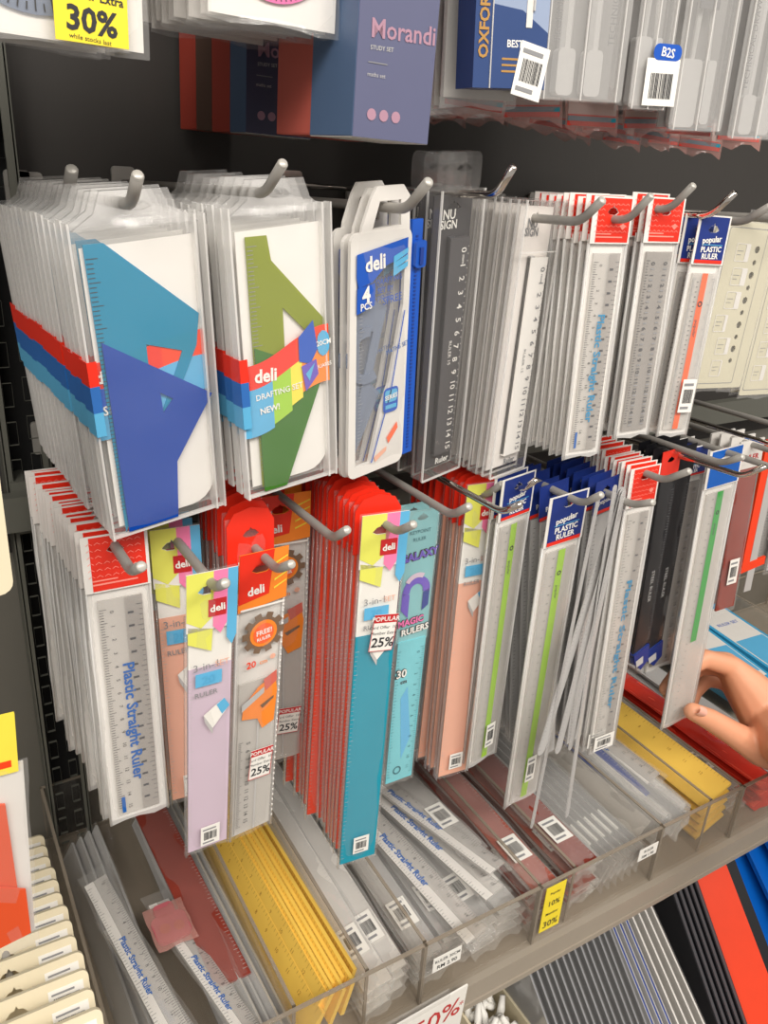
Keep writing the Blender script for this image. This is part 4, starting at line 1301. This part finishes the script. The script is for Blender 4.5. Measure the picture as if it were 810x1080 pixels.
def compass_blister(w, h, var):
    t = empty('compass_pack')
    X = lambda u: (u - .5) * w
    b = MB()
    b.box(X(.02), X(.98), .0020, .0026, -h + .002, 0, 'cpack'); b.build('backing_card', t)
    b = MB()
    m1 = 'metal'
    if var == 2:
        for u in (.34, .66):
            b.tube([(X(u), -.003, -.01), (X(u), -.003, -h * .84)], .0042, 'lgrey', 8)
            b.poly(rrect(X(u) - .006, -h * .98, X(u) + .006, -h * .80, .003), -.0072, 'lgrey', .006)
        b.text('TECHNICAL DRAWING', X(.20), -h * .55, .006, 'dgrey', -.0078, 90)
        b.text('TECHNICAL DRAWING', X(.82), -h * .55, .006, 'dgrey', -.0078, 90)
    else:
        b.tube([(X(.45), -.002, -.02), (X(.38), -.002, -h * .92)], .0028, m1, 8, .0012)
        b.tube([(X(.55), -.002, -.02), (X(.72), -.002, -h * .80)], .0028, m1, 8, .0012)
        b.tube([(X(.5), -.003, -.012), (X(.5), -.003, -.05)], .005, 'chrome', 10)
        b.poly(rrect(X(.12), -h * .985, X(.52), -h * .70, .003), -.0065, 'lgrey', .006)
        b.poly(rrect(X(.62), -h * .97, X(.78), -h * .70, .002), -.0065, 'lgrey', .006)
        b.box(X(.30), X(.64), -.0078, -.0066, -h * .50, -h * .42, 'dgrey')
    b.build('compass', t)
    b = MB()
    b.poly(rrect(-w / 2, -h, w / 2, 0, .003), -.0100, 'fray', .0004)
    for x in (-w / 2, w / 2 - .0008): b.box(x, x + .0008, -.0100, .003, -h, 0, 'milky')
    b.box(-w / 2, w / 2, -.0100, .003, -h - .0006, -h, 'milky')
    for u in (.08, .5, .92): b.box(X(u) - .0004, X(u) + .0004, -.0110, -.0100, -h, 0, 'hazy')
    b.build('clear_case', t)
    return t
CP = [(0.365, .062, .135, 2, 'compass pack with two pale spines right of the blue tin'), (0.422, .030, .132, 1, 'compass pack with a blue and white ticket'),
      (0.4695, .046, .138, 1, 'compass pack right of the ticketed one'), (0.532, .052, .136, 2, 'compass pack at the top right corner')]
for i, (x, w, h, v, l) in enumerate(CP):
    p = compass_blister(w, h, v)
    stack([p], (x, .415, .176 - .003 * i, -6, 0, 2.5), 1, .02, l, '', 'compass pack', None)
    if i == 1:
        b = MB()
        b.box(-.006, .020, -.0118, -.0116, -.130, -.104, 'paper')
        b.poly(rrect(-.002, -.105, .020, -.096, .004), -.0119, 'blue')
        b.text('B2S', .009, -.1005, .007, 'paper', -.0122, -6, .02)
        rnd = random.Random(9)
        b.barcode(-.003, -.126, .017, -.112, -.0120, rnd)
        o = b.build('price_ticket', p); o['label'] = 'blue and white price ticket'
    q = compass_blister(w * .96, h - .012, 1)
    q.name = 'older_compass_pack'
    stack([q], (x + .004, .438, .176 - .003 * i, -6, 0, 2.5), 6, .028, 'first pack behind the ' + l, '{n} pack back from the ' + l, 'compass pack', 'packs behind the ' + l, dx=.004, jit=1.5)
def red_white_card():
    t = empty('bagged_card')
    b = MB(); b.box(-.020, .020, 0, .001, -.05, 0, 'offw'); b.box(-.020, .020, -.0004, 0, -.05, -.043, 'red'); b.box(-.020, .020, -.0006, 0, -.047, -.044, 'teal'); b.build('card', t)
    b = MB(); b.sleeve(.044, .054, .006, 'pinkf', 170, nx=5, nz=6, wr=2.4); b.build('bag', t, True)
    return t
p = red_white_card()
NB = ['under the tin', 'under the compass pack with pale spines', 'under the ticketed compass pack', 'right of the ticketed compass pack', 'near the top right corner', 'at the top right edge']
k = 0
for i, x in enumerate((.335, .375, .425, .475, .53, .585)):
    for j in range(3):
        o = p if k == 0 else copy_tree(p)
        k += 1
        pose(o, x + .022 * j + BCR.uniform(-.004, .004), .455 + .055 * j, .088 - .0015 * i + BCR.uniform(-.004, .004) , -8 + BCR.uniform(-8, 8), 0, BCR.uniform(-5, 5))
        tag(o, ('nearest', 'middle', 'farthest')[j] + ' crinkled red and white bagged card ' + NB[i], 'bagged card', 'crinkled bagged cards of the top row')

# ------------------------------------------------------------------ loose things in the tray
TB = -0.655
def loose_straight(w, h, text=True):
    t = empty('loose_ruler')
    b = MB()
    b.box(-w / 2, w / 2, -.0011, .0011, -h, 0, 'clruler')
    b.rect(-w * .5, -h, -w * .1, 0, -.0012, 'offw')
    b.ticks(w * .48, -.006, -h + .006, 80, -.005, 'ink', -.0014, 5)
    b.ticks(-w * .48, -.006, -h + .006, 60, .004, 'dgrey', -.0014, 5)
    for i in range(16): b.text(str(i), w * .24, -.008 - i * (h - .016) / 15, .0042, 'ink', -.0014, -90)
    if text: b.text('Plastic Straight Ruler', -w * .12, -h * .5, w * .36, 'inkb', -.0016, -90, .03)
    b.build('ruler', t)
    b = MB()
    b.sleeve(w + .006, h + .02, .005, 'clear', 180, z=.012, nx=4, nz=18, wr=1.6); b.build('bag', t, True)
    return t
def loose_pack(w, h, mat, film='clear', label=True, name='loose_ruler_pack', seed=30):
    t = empty(name)
    b = MB()
    b.box(-w * .42, w * .42, -.0012, .0012, -h, 0, mat)
    b.ticks(w * .40, -.006, -h + .006, 60, -.004, 'lgrey', -.0015, 5)
    b.build('ruler', t)
    b = MB()
    b.sleeve(w, h + .012, .005, film, seed, z=.006, nx=4, nz=18, wr=1.8); b.build('bag', t, True)
    if label: sticker(t, 0, -h + .060, w * .62, .030, -.0042, seed)
    return t
def wood_ruler(w, h):
    t = empty('wooden_ruler')
    b = MB()
    b.box(-w / 2, w / 2, -.0018, .0018, -h, 0, 'wood')
    b.ticks(w * .49, -.006, -h + .006, 60, -.005, 'woodd', -.0020, 5)
    b.ticks(-w * .49, -.006, -h + .006, 30, .004, 'woodd', -.0020, 5)
    for i in range(12): b.text(str(i + 1), w * .22, -.012 - i * (h - .02) / 12, .005, 'woodd', -.0020, -90)
    b.build('blade', t)
    return t
def put(p, state, *a):
    """first call uses the made ruler itself, later ones copies"""
    if state.get(p.name):
        o = copy_tree(p)
    else:
        o = p; state[p.name] = True
    lay(o, *a)
    return o
ST = {}
# compartment one: scattered straight rulers, a red-brown pack, grey packs
ps = loose_straight(.0195, .190)
for a_, l in (((.076, .565, -.597, -6, -10, 3), 'loose straight ruler on top of the leftmost compartment, slanting to the right'),
              ((.082, .530, -.620, -2, 8, 2), 'loose straight ruler half under the slanting one in the leftmost compartment'),
              ((.121, .530, -.612, -3, 12, 1), 'loose straight ruler under the pink pack in the leftmost compartment')):
    # yaw turned so the ruler runs towards the front right
    o = put(ps, ST, a_[0], a_[1], a_[2], a_[3] + 14, a_[4], a_[5]); tag(o, l, 'ruler', 'loose straight rulers in the leftmost compartment')
pg = loose_pack(.030, .280, 'lgrey', 'milky', False, 'grey_ruler_bag', 31)
for i in range(4):
    o = put(pg, ST, .066 + .008 * i, .66, -.648 + .004 * i, 2, -62, 0); tag(o, ('leftmost', 'second', 'third', 'fourth')[i] + ' grey bagged ruler on edge at the left wall of the tray', 'ruler pack', 'grey bags at the tray wall')
pm = loose_pack(.036, .24, 'maroon', 'clear', False, 'red_brown_ruler_bag', 32)
sticker(pm, .0, -.012, .020, .018, -.0042, 33)
o = put(pm, ST, .142, .672, -.605, 3, 4, 3); tag(o, 'red-brown ruler bag lying at the back of the leftmost compartment', 'ruler pack')
b = MB()
t = empty('pink_bow_pack')
b.poly(rrect(-.019, -.046, .019, -.014, .007), -.002, 'pinkt', .004)
b.poly(rrect(-.011, -.016, .011, 0, .005), -.002, 'pinkt', .004)
b.poly(arc(-.007, -.03, .006, 0, 360, 12)[:-1], -.0024, 'mar2'); b.poly(arc(.008, -.032, .006, 0, 360, 12)[:-1], -.0024, 'mar2')
b.build('pad', t)
b = MB(); b.sleeve(.044, .052, .008, 'pinkf', 190, nx=5, nz=6); b.build('bag', t, True)
t.scale = (.8, .8, .8)
lay(t, .120, .515, -.598, 4, 4, 8)
t.scale = (.78, .78, .78); tag(t, 'pink scalloped pack lying on the red-brown bag', 'pack')
# leaning grey bags between the pink pack and the yellow rulers
pk = loose_pack(.034, .285, 'metal', 'clear', False, 'grey_ruler_bag', 34)
for i in range(5):
    o = put(pk, ST, .139 + .0068 * i, .664, -.632 + .003 * (i % 2), 1.5, -58, 0); tag(o, NTH[i + 1].replace('front', 'first') + ' grey bagged ruler on edge left of the yellow rulers, from the left', 'ruler pack', 'grey bags left of the yellow rulers')
# yellow rulers in compartment two
wd = wood_ruler(.034, .285)
sticker(wd, 0, -.004, .016, .018, -.0022, 36)
for i, (x, z, bank, dy) in enumerate(((.1925, -.622, -54, -.008), (.2005, -.612, -58, 0), (.2055, -.611, -66, -.004), (.2105, -.613, -68, .004), (.2155, -.612, -70, -.006), (.2205, -.613, -72, .005), (.226, -.611, -74, -.004), (.2345, -.616, -76, .008))):
    o = put(wd, ST, x, .664 + dy, z - .010, 0.6, bank, -1.0)
    tag(o, ('leftmost yellow ruler of the left bunch, face up to the left', 'second yellow ruler in the left bunch, from the left', 'third yellow ruler in the left bunch, from the left', 'fourth yellow ruler in the left bunch, from the left',
            'fifth yellow ruler in the left bunch, from the left', 'sixth yellow ruler in the left bunch, from the left', 'seventh yellow ruler in the left bunch, from the left', 'rightmost yellow ruler of the left bunch, standing on edge')[i], 'ruler', 'yellow rulers of the left bunch')
# compartment: clear packs with white tickets
pc = loose_pack(.030, .275, 'offw', 'fray', True, 'clear_ruler_bag', 37)
for i in range(6):
    o = put(pc, ST, .2575 + .018 * (i % 2) + (i // 2) * .001, .652 + .006 * (i % 2), -.645 + .0125 * (i // 2), 0, -14 + 4 * (i % 2), 1)
    tag(o, ('lower left', 'lower right', 'middle left', 'middle right', 'top left', 'top right')[i] + ' clear bagged ruler right of the left yellow bunch', 'ruler pack', 'clear bags right of the yellow rulers')
pc2 = loose_pack(.030, .27, 'metal', 'fray', True, 'grey_ruler_bag', 38)
for i in range(12):
    c_, l_ = i % 4, i // 4
    o = put(pc2, ST, .3125 + .0303 * c_, .6485 + .004 * (c_ % 2), -.645 + .0125 * l_, -.5, -8 + 12 * (c_ % 2), 0)
    tag(o, ('lowest', 'middle', 'upper')[l_] + ' grey bagged ruler in the ' + ('first', 'second', 'third', 'fourth')[c_] + ' column under the bright straight rulers', 'ruler pack', 'grey bags under the bright straight rulers')
pb = loose_straight(.0235, .200)
for i, (a_, l) in enumerate((((.350, .588, -.598, 11, -4, 1), 'bright loose straight ruler left of the two top ones in the middle compartment'),
                             ((.347, .600, -.590, 16, 6, 1), 'topmost bright straight ruler in the middle compartment, letters facing up'),
                             ((.330, .566, -.604, 6, -12, 1), 'bright straight ruler lowest and nearest the tray front in the middle compartment'))):
    o = put(pb, ST, *a_); tag(o, l, 'ruler', 'bright straight rulers in the middle compartment')
pt = loose_pack(.034, .20, 'clruler', 'fray', True, 'crumpled_ruler_bag', 39)
o = put(pt, ST, .376, .640, -.590, 6, 4, 2); tag(o, 'crumpled clear ruler bag with a ticket at the back of the middle compartment', 'ruler pack')
# red-brown packs
pr = loose_pack(.034, .285, 'maroon', 'fray', True, 'red_brown_ruler_bag', 40)
pr2 = loose_pack(.034, .285, 'mar2', 'fray', True, 'red_brown_ruler_bag', 41)
for i in range(10):
    c_, l_ = i % 2, i // 2
    q = pr if (i + l_) % 2 else pr2
    o = put(q, ST, .4385 + (.0525 if c_ else 0) - .003 * (l_ % 2), .6685 - .003 * (l_ % 3), -.648 + .0112 * l_, 0, -6 + 4 * (l_ % 3), .5)
    tag(o, ('bottom', 'second-lowest', 'third-lowest', 'second-highest', 'topmost')[l_] + ' red-brown ruler bag of the ' + ('pile right of the yellow ticket' if c_ else 'pile left of the yellow ticket'), 'ruler pack', 'red-brown ruler bags')
for i in range(6):
    o = put(pc2, ST, .518 + .0095 * i, .649, -.634 + .001 * i, 0, -60, 0)
    tag(o, NTH[i + 1].replace('front', 'first') + ' grey ruler bag on edge, from the left, right of the red-brown piles', 'ruler pack', 'grey bags on edge')
# silver packs
psv = loose_pack(.032, .275, 'metal', 'fray', False, 'silver_ruler_bag', 42)
pst = loose_pack(.030, .265, 'offw', 'fray', False, 'silver_ruler_bag', 43)
for i in range(11):
    o = put(psv if i % 2 else pst, ST, .592 + .0048 * i, .661 - .004 * (i % 3), -.622 + .005 * (i % 3), 0.5 * (i % 3) - .5, -52 - 3 * (i % 4), 0)
    tag(o, NTH[i + 1].replace('front', 'first') + ' silver bagged ruler from the left, left of the right yellow pile', 'ruler pack', 'silver bags left of the right yellow rulers')
pd_ = loose_pack(.030, .26, 'deepb', 'fray', False, 'dark_blue_ruler_bag', 44)
o = put(pd_, ST, .604, .680, -.600, 2, -20, 2); tag(o, 'dark blue bagged ruler lying over the silver ones', 'ruler pack')
po = loose_straight(.028, .20)
o = put(po, ST, .623, .630, -.598, 3, -25, 1); tag(o, 'straight ruler lying on the silver bags', 'ruler')
# right yellow rulers
w2 = wood_ruler(.0445, .285)
for i in range(5):
    o = put(w2, ST, .6775 - .0005 * i, .664, -.642 + .0108 * i, .4, -20 - i, 0)
    tag(o, ('lowest', 'second-lowest', 'middle', 'second-highest', 'topmost')[i] + ' yellow ruler of the right pile', 'ruler', 'yellow rulers of the right pile')
# red bags beyond
prd = loose_pack(.038, .280, 'coral', 'redf', False, 'red_ruler_bag', 45)
for i in range(8):
    o = put(prd if i % 2 else pc2, ST, .730 + .045 * (i % 2), .668 - .004 * (i % 3), -.648 + .009 * (i // 2), 1, -8 + 5 * (i // 2), 1)
    tag(o, ('lowest', 'second', 'third', 'topmost')[i // 2] + (' red ruler bag of the pile under the hand' if i % 2 else ' grey ruler bag of the pile next to the right yellow rulers'), 'ruler pack', 'ruler bags under the hand')
pw = loose_pack(.034, .27, 'lgrey', 'milky', True, 'pale_ruler_bag', 46)
for i in range(3):
    o = put(pw, ST, .822 + .004 * i, .672, -.646 + .010 * i, 0, -8, 0)
    tag(o, ('lowest', 'middle', 'topmost')[i] + ' pale ruler bag right of the red ones', 'ruler pack', 'pale bags right of the red ones')
# blue boxes at the back right
t0 = empty('flat_blue_box')
b = MB(); b.box(-.035, .035, -.008, .008, -.17, 0, 'csheet'); b.box(-.030, .030, -.0083, -.008, -.160, -.012, 'offw'); b.build('carton', t0)
b = MB(); b.box(-.028, .028, -.0086, -.0083, -.15, -.09, 'sky'); b.text('RULER SET', 0, -.05, .009, 'blue', -.0086); b.build('printing', t0)
for i, a_ in enumerate(((.925, .670, -.600, -4, 2, 4), (.915, .668, -.620, 2, 0, 3), (1.015, .675, -.612, -3, 0, 3), (1.02, .672, -.632, 0, 0, 2))):
    o = put(t0, ST, *a_)
    tag(o, ('upper flat blue box behind the hand', 'lower flat blue box behind the hand', 'upper flat blue box at the far right of the tray', 'lower flat blue box at the far right of the tray')[i], 'box', 'flat blue boxes')

# ------------------------------------------------------------------ left edge
def cream_card():
    t = empty('index_card_pack')
    b = MB()
    b.poly(rrect(-.110, -.115, 0, 0, .005), 0, 'cream', .0035, [slot(-.047, -.014, .016, .005)])
    b.build('card', t)
    b = MB()
    rnd = random.Random(5)
    b.box(-.027, -.004, -.0003, 0, -.020, -.006, 'paper')
    b.barcode(-.025, -.017, -.006, -.012, -.0005, rnd)
    b.rect(-.025, -.010, -.010, -.0085, -.0005, 'grey')
    b.build('barcode_sticker', t)
    return t
p = cream_card()
N = 13
for i in range(N):
    u = i / (N - 1)
    o = p if i == 0 else copy_tree(p)
    pose(o, .0465 - .0006 * (i % 3), .650 - .268 * u, -.605 + .093 * u, 2, 24, -2.5 + .8 * (i % 2))
    j = N - i
    tag(o, ('front cream card pack at the lower left corner, with a dark round hole' if j == 1 else NTH[j] + ' cream card pack from the front, left of the tray'), 'card pack', 'cream card packs left of the tray')
HG = 'hooks at the left edge'
hook(-.002, -.560, .47, 'grey hook through the cream card packs', sl=-.33, up=.008)
t = empty('orange_protractor_pack')
b = MB(); b.box(-.034, .001, -.001, .0008, -.034, 0, 'yellow'); b.rect(-.03, -.030, -.002, -.026, -.0013, 'orangeh'); b.build('header_card', t)
b = MB()
b.poly([(-.04, -.040), (-.006, -.052), (-.002, -.145), (-.04, -.150)], -.0014, 'set_o', .0012, [[(-.030, -.08), (-.014, -.09), (-.012, -.12), (-.030, -.13)]])
b.poly([(-.04, -.085), (0.0, -.110), (.001, -.142), (-.04, -.150)], -.0032, 'set_o', .0012); b.build('set_square', t)
b = MB(); b.box(-.042, .0035, .001, .0014, -.146, -.030, 'offw'); b.build('backing_card', t)
b = MB(); b.T = Matrix.Translation((-.02, 0, 0)); b.sleeve(.050, .128, .006, 'milky', 200, z=-.028, nx=5, nz=10); b.build('bag', t, True)
pose(t, .0185, .345, -.244, 2, -2, -3); tag(t, 'orange set square pack with a yellow header at the left edge', 'set square pack')
b = MB()
b.poly(rrect(-.08, -.140, 0, 0, .006), 0, 'cream', .003)
o = b.build('cream_backed_pack'); pose(o, .0285, .352, -.046, 0, 0, -.5); tag(o, 'cream board pack with a rounded corner cut by the left edge', 'pack')
t = empty('blue_pack')
b = MB(); b.box(-.05, 0, 0, .006, -.06, 0, 'bsheet'); b.build('carton', t)
b = MB(); b.text('SET', -.02, -.03, .012, 'paper', -.0003); b.build('printing', t)
pose(t, .0050, .400, -.228, 0, 0, 0); tag(t, 'blue carton just showing at the left edge below the cream board', 'pack')

# ------------------------------------------------------------------ below the tray shelf
t = empty('sale_sign')
b = MB(); b.box(-.110, 0, -.0008, .0008, -.085, 0, 'paper'); b.build('sign_card', t)
b = MB()
b.text('50%', -.005, -.021, .031, 'redd', -.0011, 4, .006, 1.0)
b.text('member price', -.085, -.010, .009, 'redp', -.0011, 4)
b.text('*', -.004, -.022, .012, 'redd', -.0011)
b.build('lettering', t)
b = MB(); b.box(-.09, -.02, -.0012, .0020, -.004, .006, 'clear'); b.build('clip', t)
pose(t, .337, .3555, -.645, 2, -2, -1.5); tag(t, 'white sale sign with red percent lettering hung under the tray shelf', 'sign')
t = empty('cream_box')
b = MB()
b.box(-.06, .0, 0, .003, 0, .070, 'cream'); b.box(-.06, .0, .117, .12, 0, .070, 'cream'); b.box(-.06, -.057, 0, .12, 0, .070, 'cream'); b.box(-.003, .0, 0, .12, 0, .070, 'cream'); b.box(-.06, .0, 0, .12, 0, .003, 'cream')
b.build('carton', t)
t.location = (.470, .385, ZC - .905); tag(t, 'open cream box under the tray shelf full of white pegs', 'box')
peg = MB()
peg.tube([(0, 0, 0), (.004, 0, .014), (.010, 0, .026)], .0055, 'paper', 8, .003)
peg.tube([(0, 0, 0), (-.008, 0, .012)], .005, 'paper', 8, .003)
pg_ = peg.build('white_peg', None, True)
rnd = random.Random(8)
for i in range(18):
    o = pg_ if i == 0 else copy_tree(pg_)
    o.matrix_world = Matrix.Translation((.420 + .013 * (i % 3) + rnd.uniform(-.003, .003), .400 + .015 * (i // 3), ZC - .842 + rnd.uniform(-.006, .004))) @ Matrix.Rotation(rnd.uniform(0, 6.28), 4, 'Z') @ Matrix.Rotation(rnd.uniform(-.5, .5), 4, 'X')
    tag(o, 'white plastic peg heaped in the open cream box', 'peg', 'white pegs in the cream box')
b = MB()
t = empty('peg_tray'); b.box(-.05, 0, 0, .11, 0, .002, 'cream'); b.box(-.05, 0, 0, .11, -.05, -.048, 'cream')
bpy.data.objects.remove(t)
def file_pack(w, h, mats, film='clear'):
    t = empty('document_pack')
    b = MB(); b.box(-.001, .001, 0, w, -h, 0, mats); b.build('sheet', t)
    b = MB(); b.box(-.0022, -.0012, -.001, w + .001, -h - .001, .001, film); b.box(.0012, .0022, -.001, w + .001, -h - .001, .001, film); b.build('cover', t)
    return t
p = file_pack(.22, .20, 'grey', 'milky')
for i in range(14):
    o = p if i == 0 else copy_tree(p)
    o.matrix_world = Matrix.Translation((.462 + .0088 * i, .425, ZC - .735 + .001 * (i % 3))) @ Matrix.Rotation(R(-5), 4, 'Y') @ Matrix.Rotation(R(-40), 4, 'X')
    tag(o, NTH[i + 1].replace('front', 'first') + ' grey clear-covered pack from the left, standing on the lower shelf', 'document pack', 'grey packs on the lower shelf')
p = file_pack(.22, .20, 'deepb', 'hazy'); p2 = file_pack(.22, .205, 'offw', 'milky')
b = MB(); b.box(-.0026, -.0022, .0, .05, -.018, -.004, 'navy'); b.box(-.0026, -.0022, .02, .09, -.12, -.10, 'navy'); b.build('printing', p2)
for i in range(7):
    q = p if i < 3 else p2
    o = put(q, ST, 0, 0, 0)
    o.matrix_world = Matrix.Translation((.586 + .0098 * i, .430, ZC - .740)) @ Matrix.Rotation(R(-6 - .5 * i), 4, 'Y') @ Matrix.Rotation(R(-41), 4, 'X')
    tag(o, ('first dark blue pack', 'second dark blue pack', 'third dark blue pack', 'first white and blue pack', 'second white and blue pack', 'third white and blue pack', 'fourth white and blue pack')[i] + ' from the left on the lower shelf', 'document pack', 'blue and white packs on the lower shelf')
def folder(w, h, th, mat, name='folder'):
    t = empty(name)
    b = MB(); b.poly(rrect(-w / 2, -h, w / 2, 0, .006), -th / 2, mat, th); b.build('cover', t)
    b = MB(); b.box(-w / 2 + .004, w / 2 + .0005, -th * .3, th * .3, -h + .004, -.004, 'paper' if mat != 'black' else 'dgrey'); b.build('sheets', t)
    return t
def leaner(o, x, y, z, yaw, bank, pitch, l, cat, grp=None):
    o.matrix_world = Matrix.Translation((x, y, z + ZC)) @ Matrix.Rotation(R(yaw), 4, 'Z') @ Matrix.Rotation(R(pitch), 4, 'X') @ Matrix.Rotation(R(bank), 4, 'Z')
    tag(o, l, cat, grp)
p = folder(.06, .24, .008, 'black', 'black_folder')
for i in range(5):
    o = put(p, ST, 0, 0, 0)
    leaner(o, .692 + .0095 * i, .460, -.765, 0, -78, -40, NTH[i + 1].replace('front', 'first') + ' black folder from the left, leaning left of the orange one', 'folder', 'black folders left of the orange one')
o = folder(.05, .27, .022, 'orangeh', 'orange_folder')
leaner(o, .764, .425, -.775, 0, -32, -42, 'bright orange folder leaning under the tray shelf', 'folder')
p = folder(.030, .27, .014, 'black', 'black_folder')
leaner(p, .806, .440, -.775, 0, -30, -42, 'narrow black folder between the orange one and the blue pads', 'folder')
p = folder(.14, .30, .006, 'bsheet', 'blue_sheet_pad')
for i in range(4):
    o = put(p, ST, 0, 0, 0)
    leaner(o, .900 + .018 * i, .500 - .006 * i, -.785 + .012 * i, 3 * i, 0, -40 - 2 * i, ('lowest', 'second', 'third', 'topmost')[i] + ' blue shiny pad leaning at the lower right corner', 'pad', 'blue pads at the lower right')

# ------------------------------------------------------------------ the hand
def hand():
    V, E, RR = [], [], []
    def v(x, y, z, r):
        V.append((x, y, z + ZC)); RR.append(r); return len(V) - 1
    def chain(a, pts):
        for q in pts:
            i = v(*q); E.append((a, i)); a = i
        return a
    root = v(.770, .395, -.540, .033)                                 # middle of the palm
    chain(root, [(.738, .350, -.532, .032), (.695, .304, -.515, .030), (.680, .255, -.522, .032), (.664, .160, -.540, .036)])
    k = v(.752, .418, -.510, .023); E.append((root, k))               # knuckle ridge
    chain(k, [(.735, .436, -.485, .0125), (.703, .450, -.474, .0110), (.672, .455, -.488, .0098), (.655, .4545, -.502, .0080)])       # index
    k2 = v(.768, .432, -.520, .022); E.append((root, k2))
    chain(k2, [(.756, .456, -.498, .0122), (.726, .470, -.494, .0110), (.697, .471, -.510, .0098), (.682, .467, -.526, .0082)])       # middle
    k3 = v(.782, .440, -.538, .020); E.append((root, k3))
    chain(k3, [(.780, .470, -.522, .0115), (.752, .484, -.520, .0102), (.726, .483, -.536, .0092), (.714, .477, -.550, .0076)])       # ring
    k4 = v(.795, .442, -.560, .017); E.append((root, k4))
    chain(k4, [(.800, .474, -.552, .0098), (.780, .488, -.550, .0088), (.762, .487, -.562, .0080), (.753, .482, -.574, .0068)])       # little
    th = v(.758, .372, -.562, .025); E.append((root, th))
    chain(th, [(.738, .380, -.560, .0185), (.708, .398, -.540, .0140), (.684, .414, -.524, .0122), (.664, .4225, -.513, .0100)])      # thumb
    bm = bmesh.new()                                                  # grow flesh along the bones, then fuse it into one skin
    def blob(p, r):
        bmesh.ops.create_icosphere(bm, subdivisions=2, radius=r, matrix=Matrix.Translation(p))
    for a_, b_ in E:
        pa, pb = Vector(V[a_]), Vector(V[b_])
        n = max(3, int((pb - pa).length / 0.0035))
        for q in range(n + 1):
            u = q / n
            blob(pa.lerp(pb, u), RR[a_] * (1 - u) + RR[b_] * u)
    me = bpy.data.meshes.new('hand')
    bm.to_mesh(me); bm.free()
    o = bpy.data.objects.new('tmp', me)
    COL.objects.link(o)
    rm = o.modifiers.new('fuse', 'REMESH'); rm.mode = 'VOXEL'; rm.voxel_size = 0.0021
    sm_ = o.modifiers.new('soft', 'SMOOTH'); sm_.factor = 0.5; sm_.iterations = 9
    dg = bpy.context.evaluated_depsgraph_get()
    m2 = bpy.data.meshes.new_from_object(o.evaluated_get(dg), depsgraph=dg)
    bpy.data.objects.remove(o)
    m2.materials.clear(); m2.materials.append(K['skin'])
    m2.polygons.foreach_set('use_smooth', [True] * len(m2.polygons))
    h_ = bpy.data.objects.new('person', m2)
    COL.objects.link(h_)
    tag(h_, 'bare hand and forearm of a person pinching the green-striped ruler pack', 'person')
    b = MB()
    b.T = Matrix.Translation((.6625, .4095, -.5055 + ZC)) @ Matrix.Rotation(R(-60), 4, 'Y') @ Matrix.Rotation(R(-10), 4, 'X')
    n = 6
    vs = []
    for j in range(n + 1):
        for i in range(n + 1):
            u, w_ = i / n * 2 - 1, j / n * 2 - 1
            vs.append((u * .0052 * (1 - .15 * w_ * w_), .0030 * u * u - .0002, w_ * .0062))
    b.add(vs, [(j * (n + 1) + i, j * (n + 1) + i + 1, (j + 1) * (n + 1) + i + 1, (j + 1) * (n + 1) + i) for j in range(n) for i in range(n)], 'nail')
    nl = b.build('thumbnail', None, True)
    nl.parent = h_
hand()
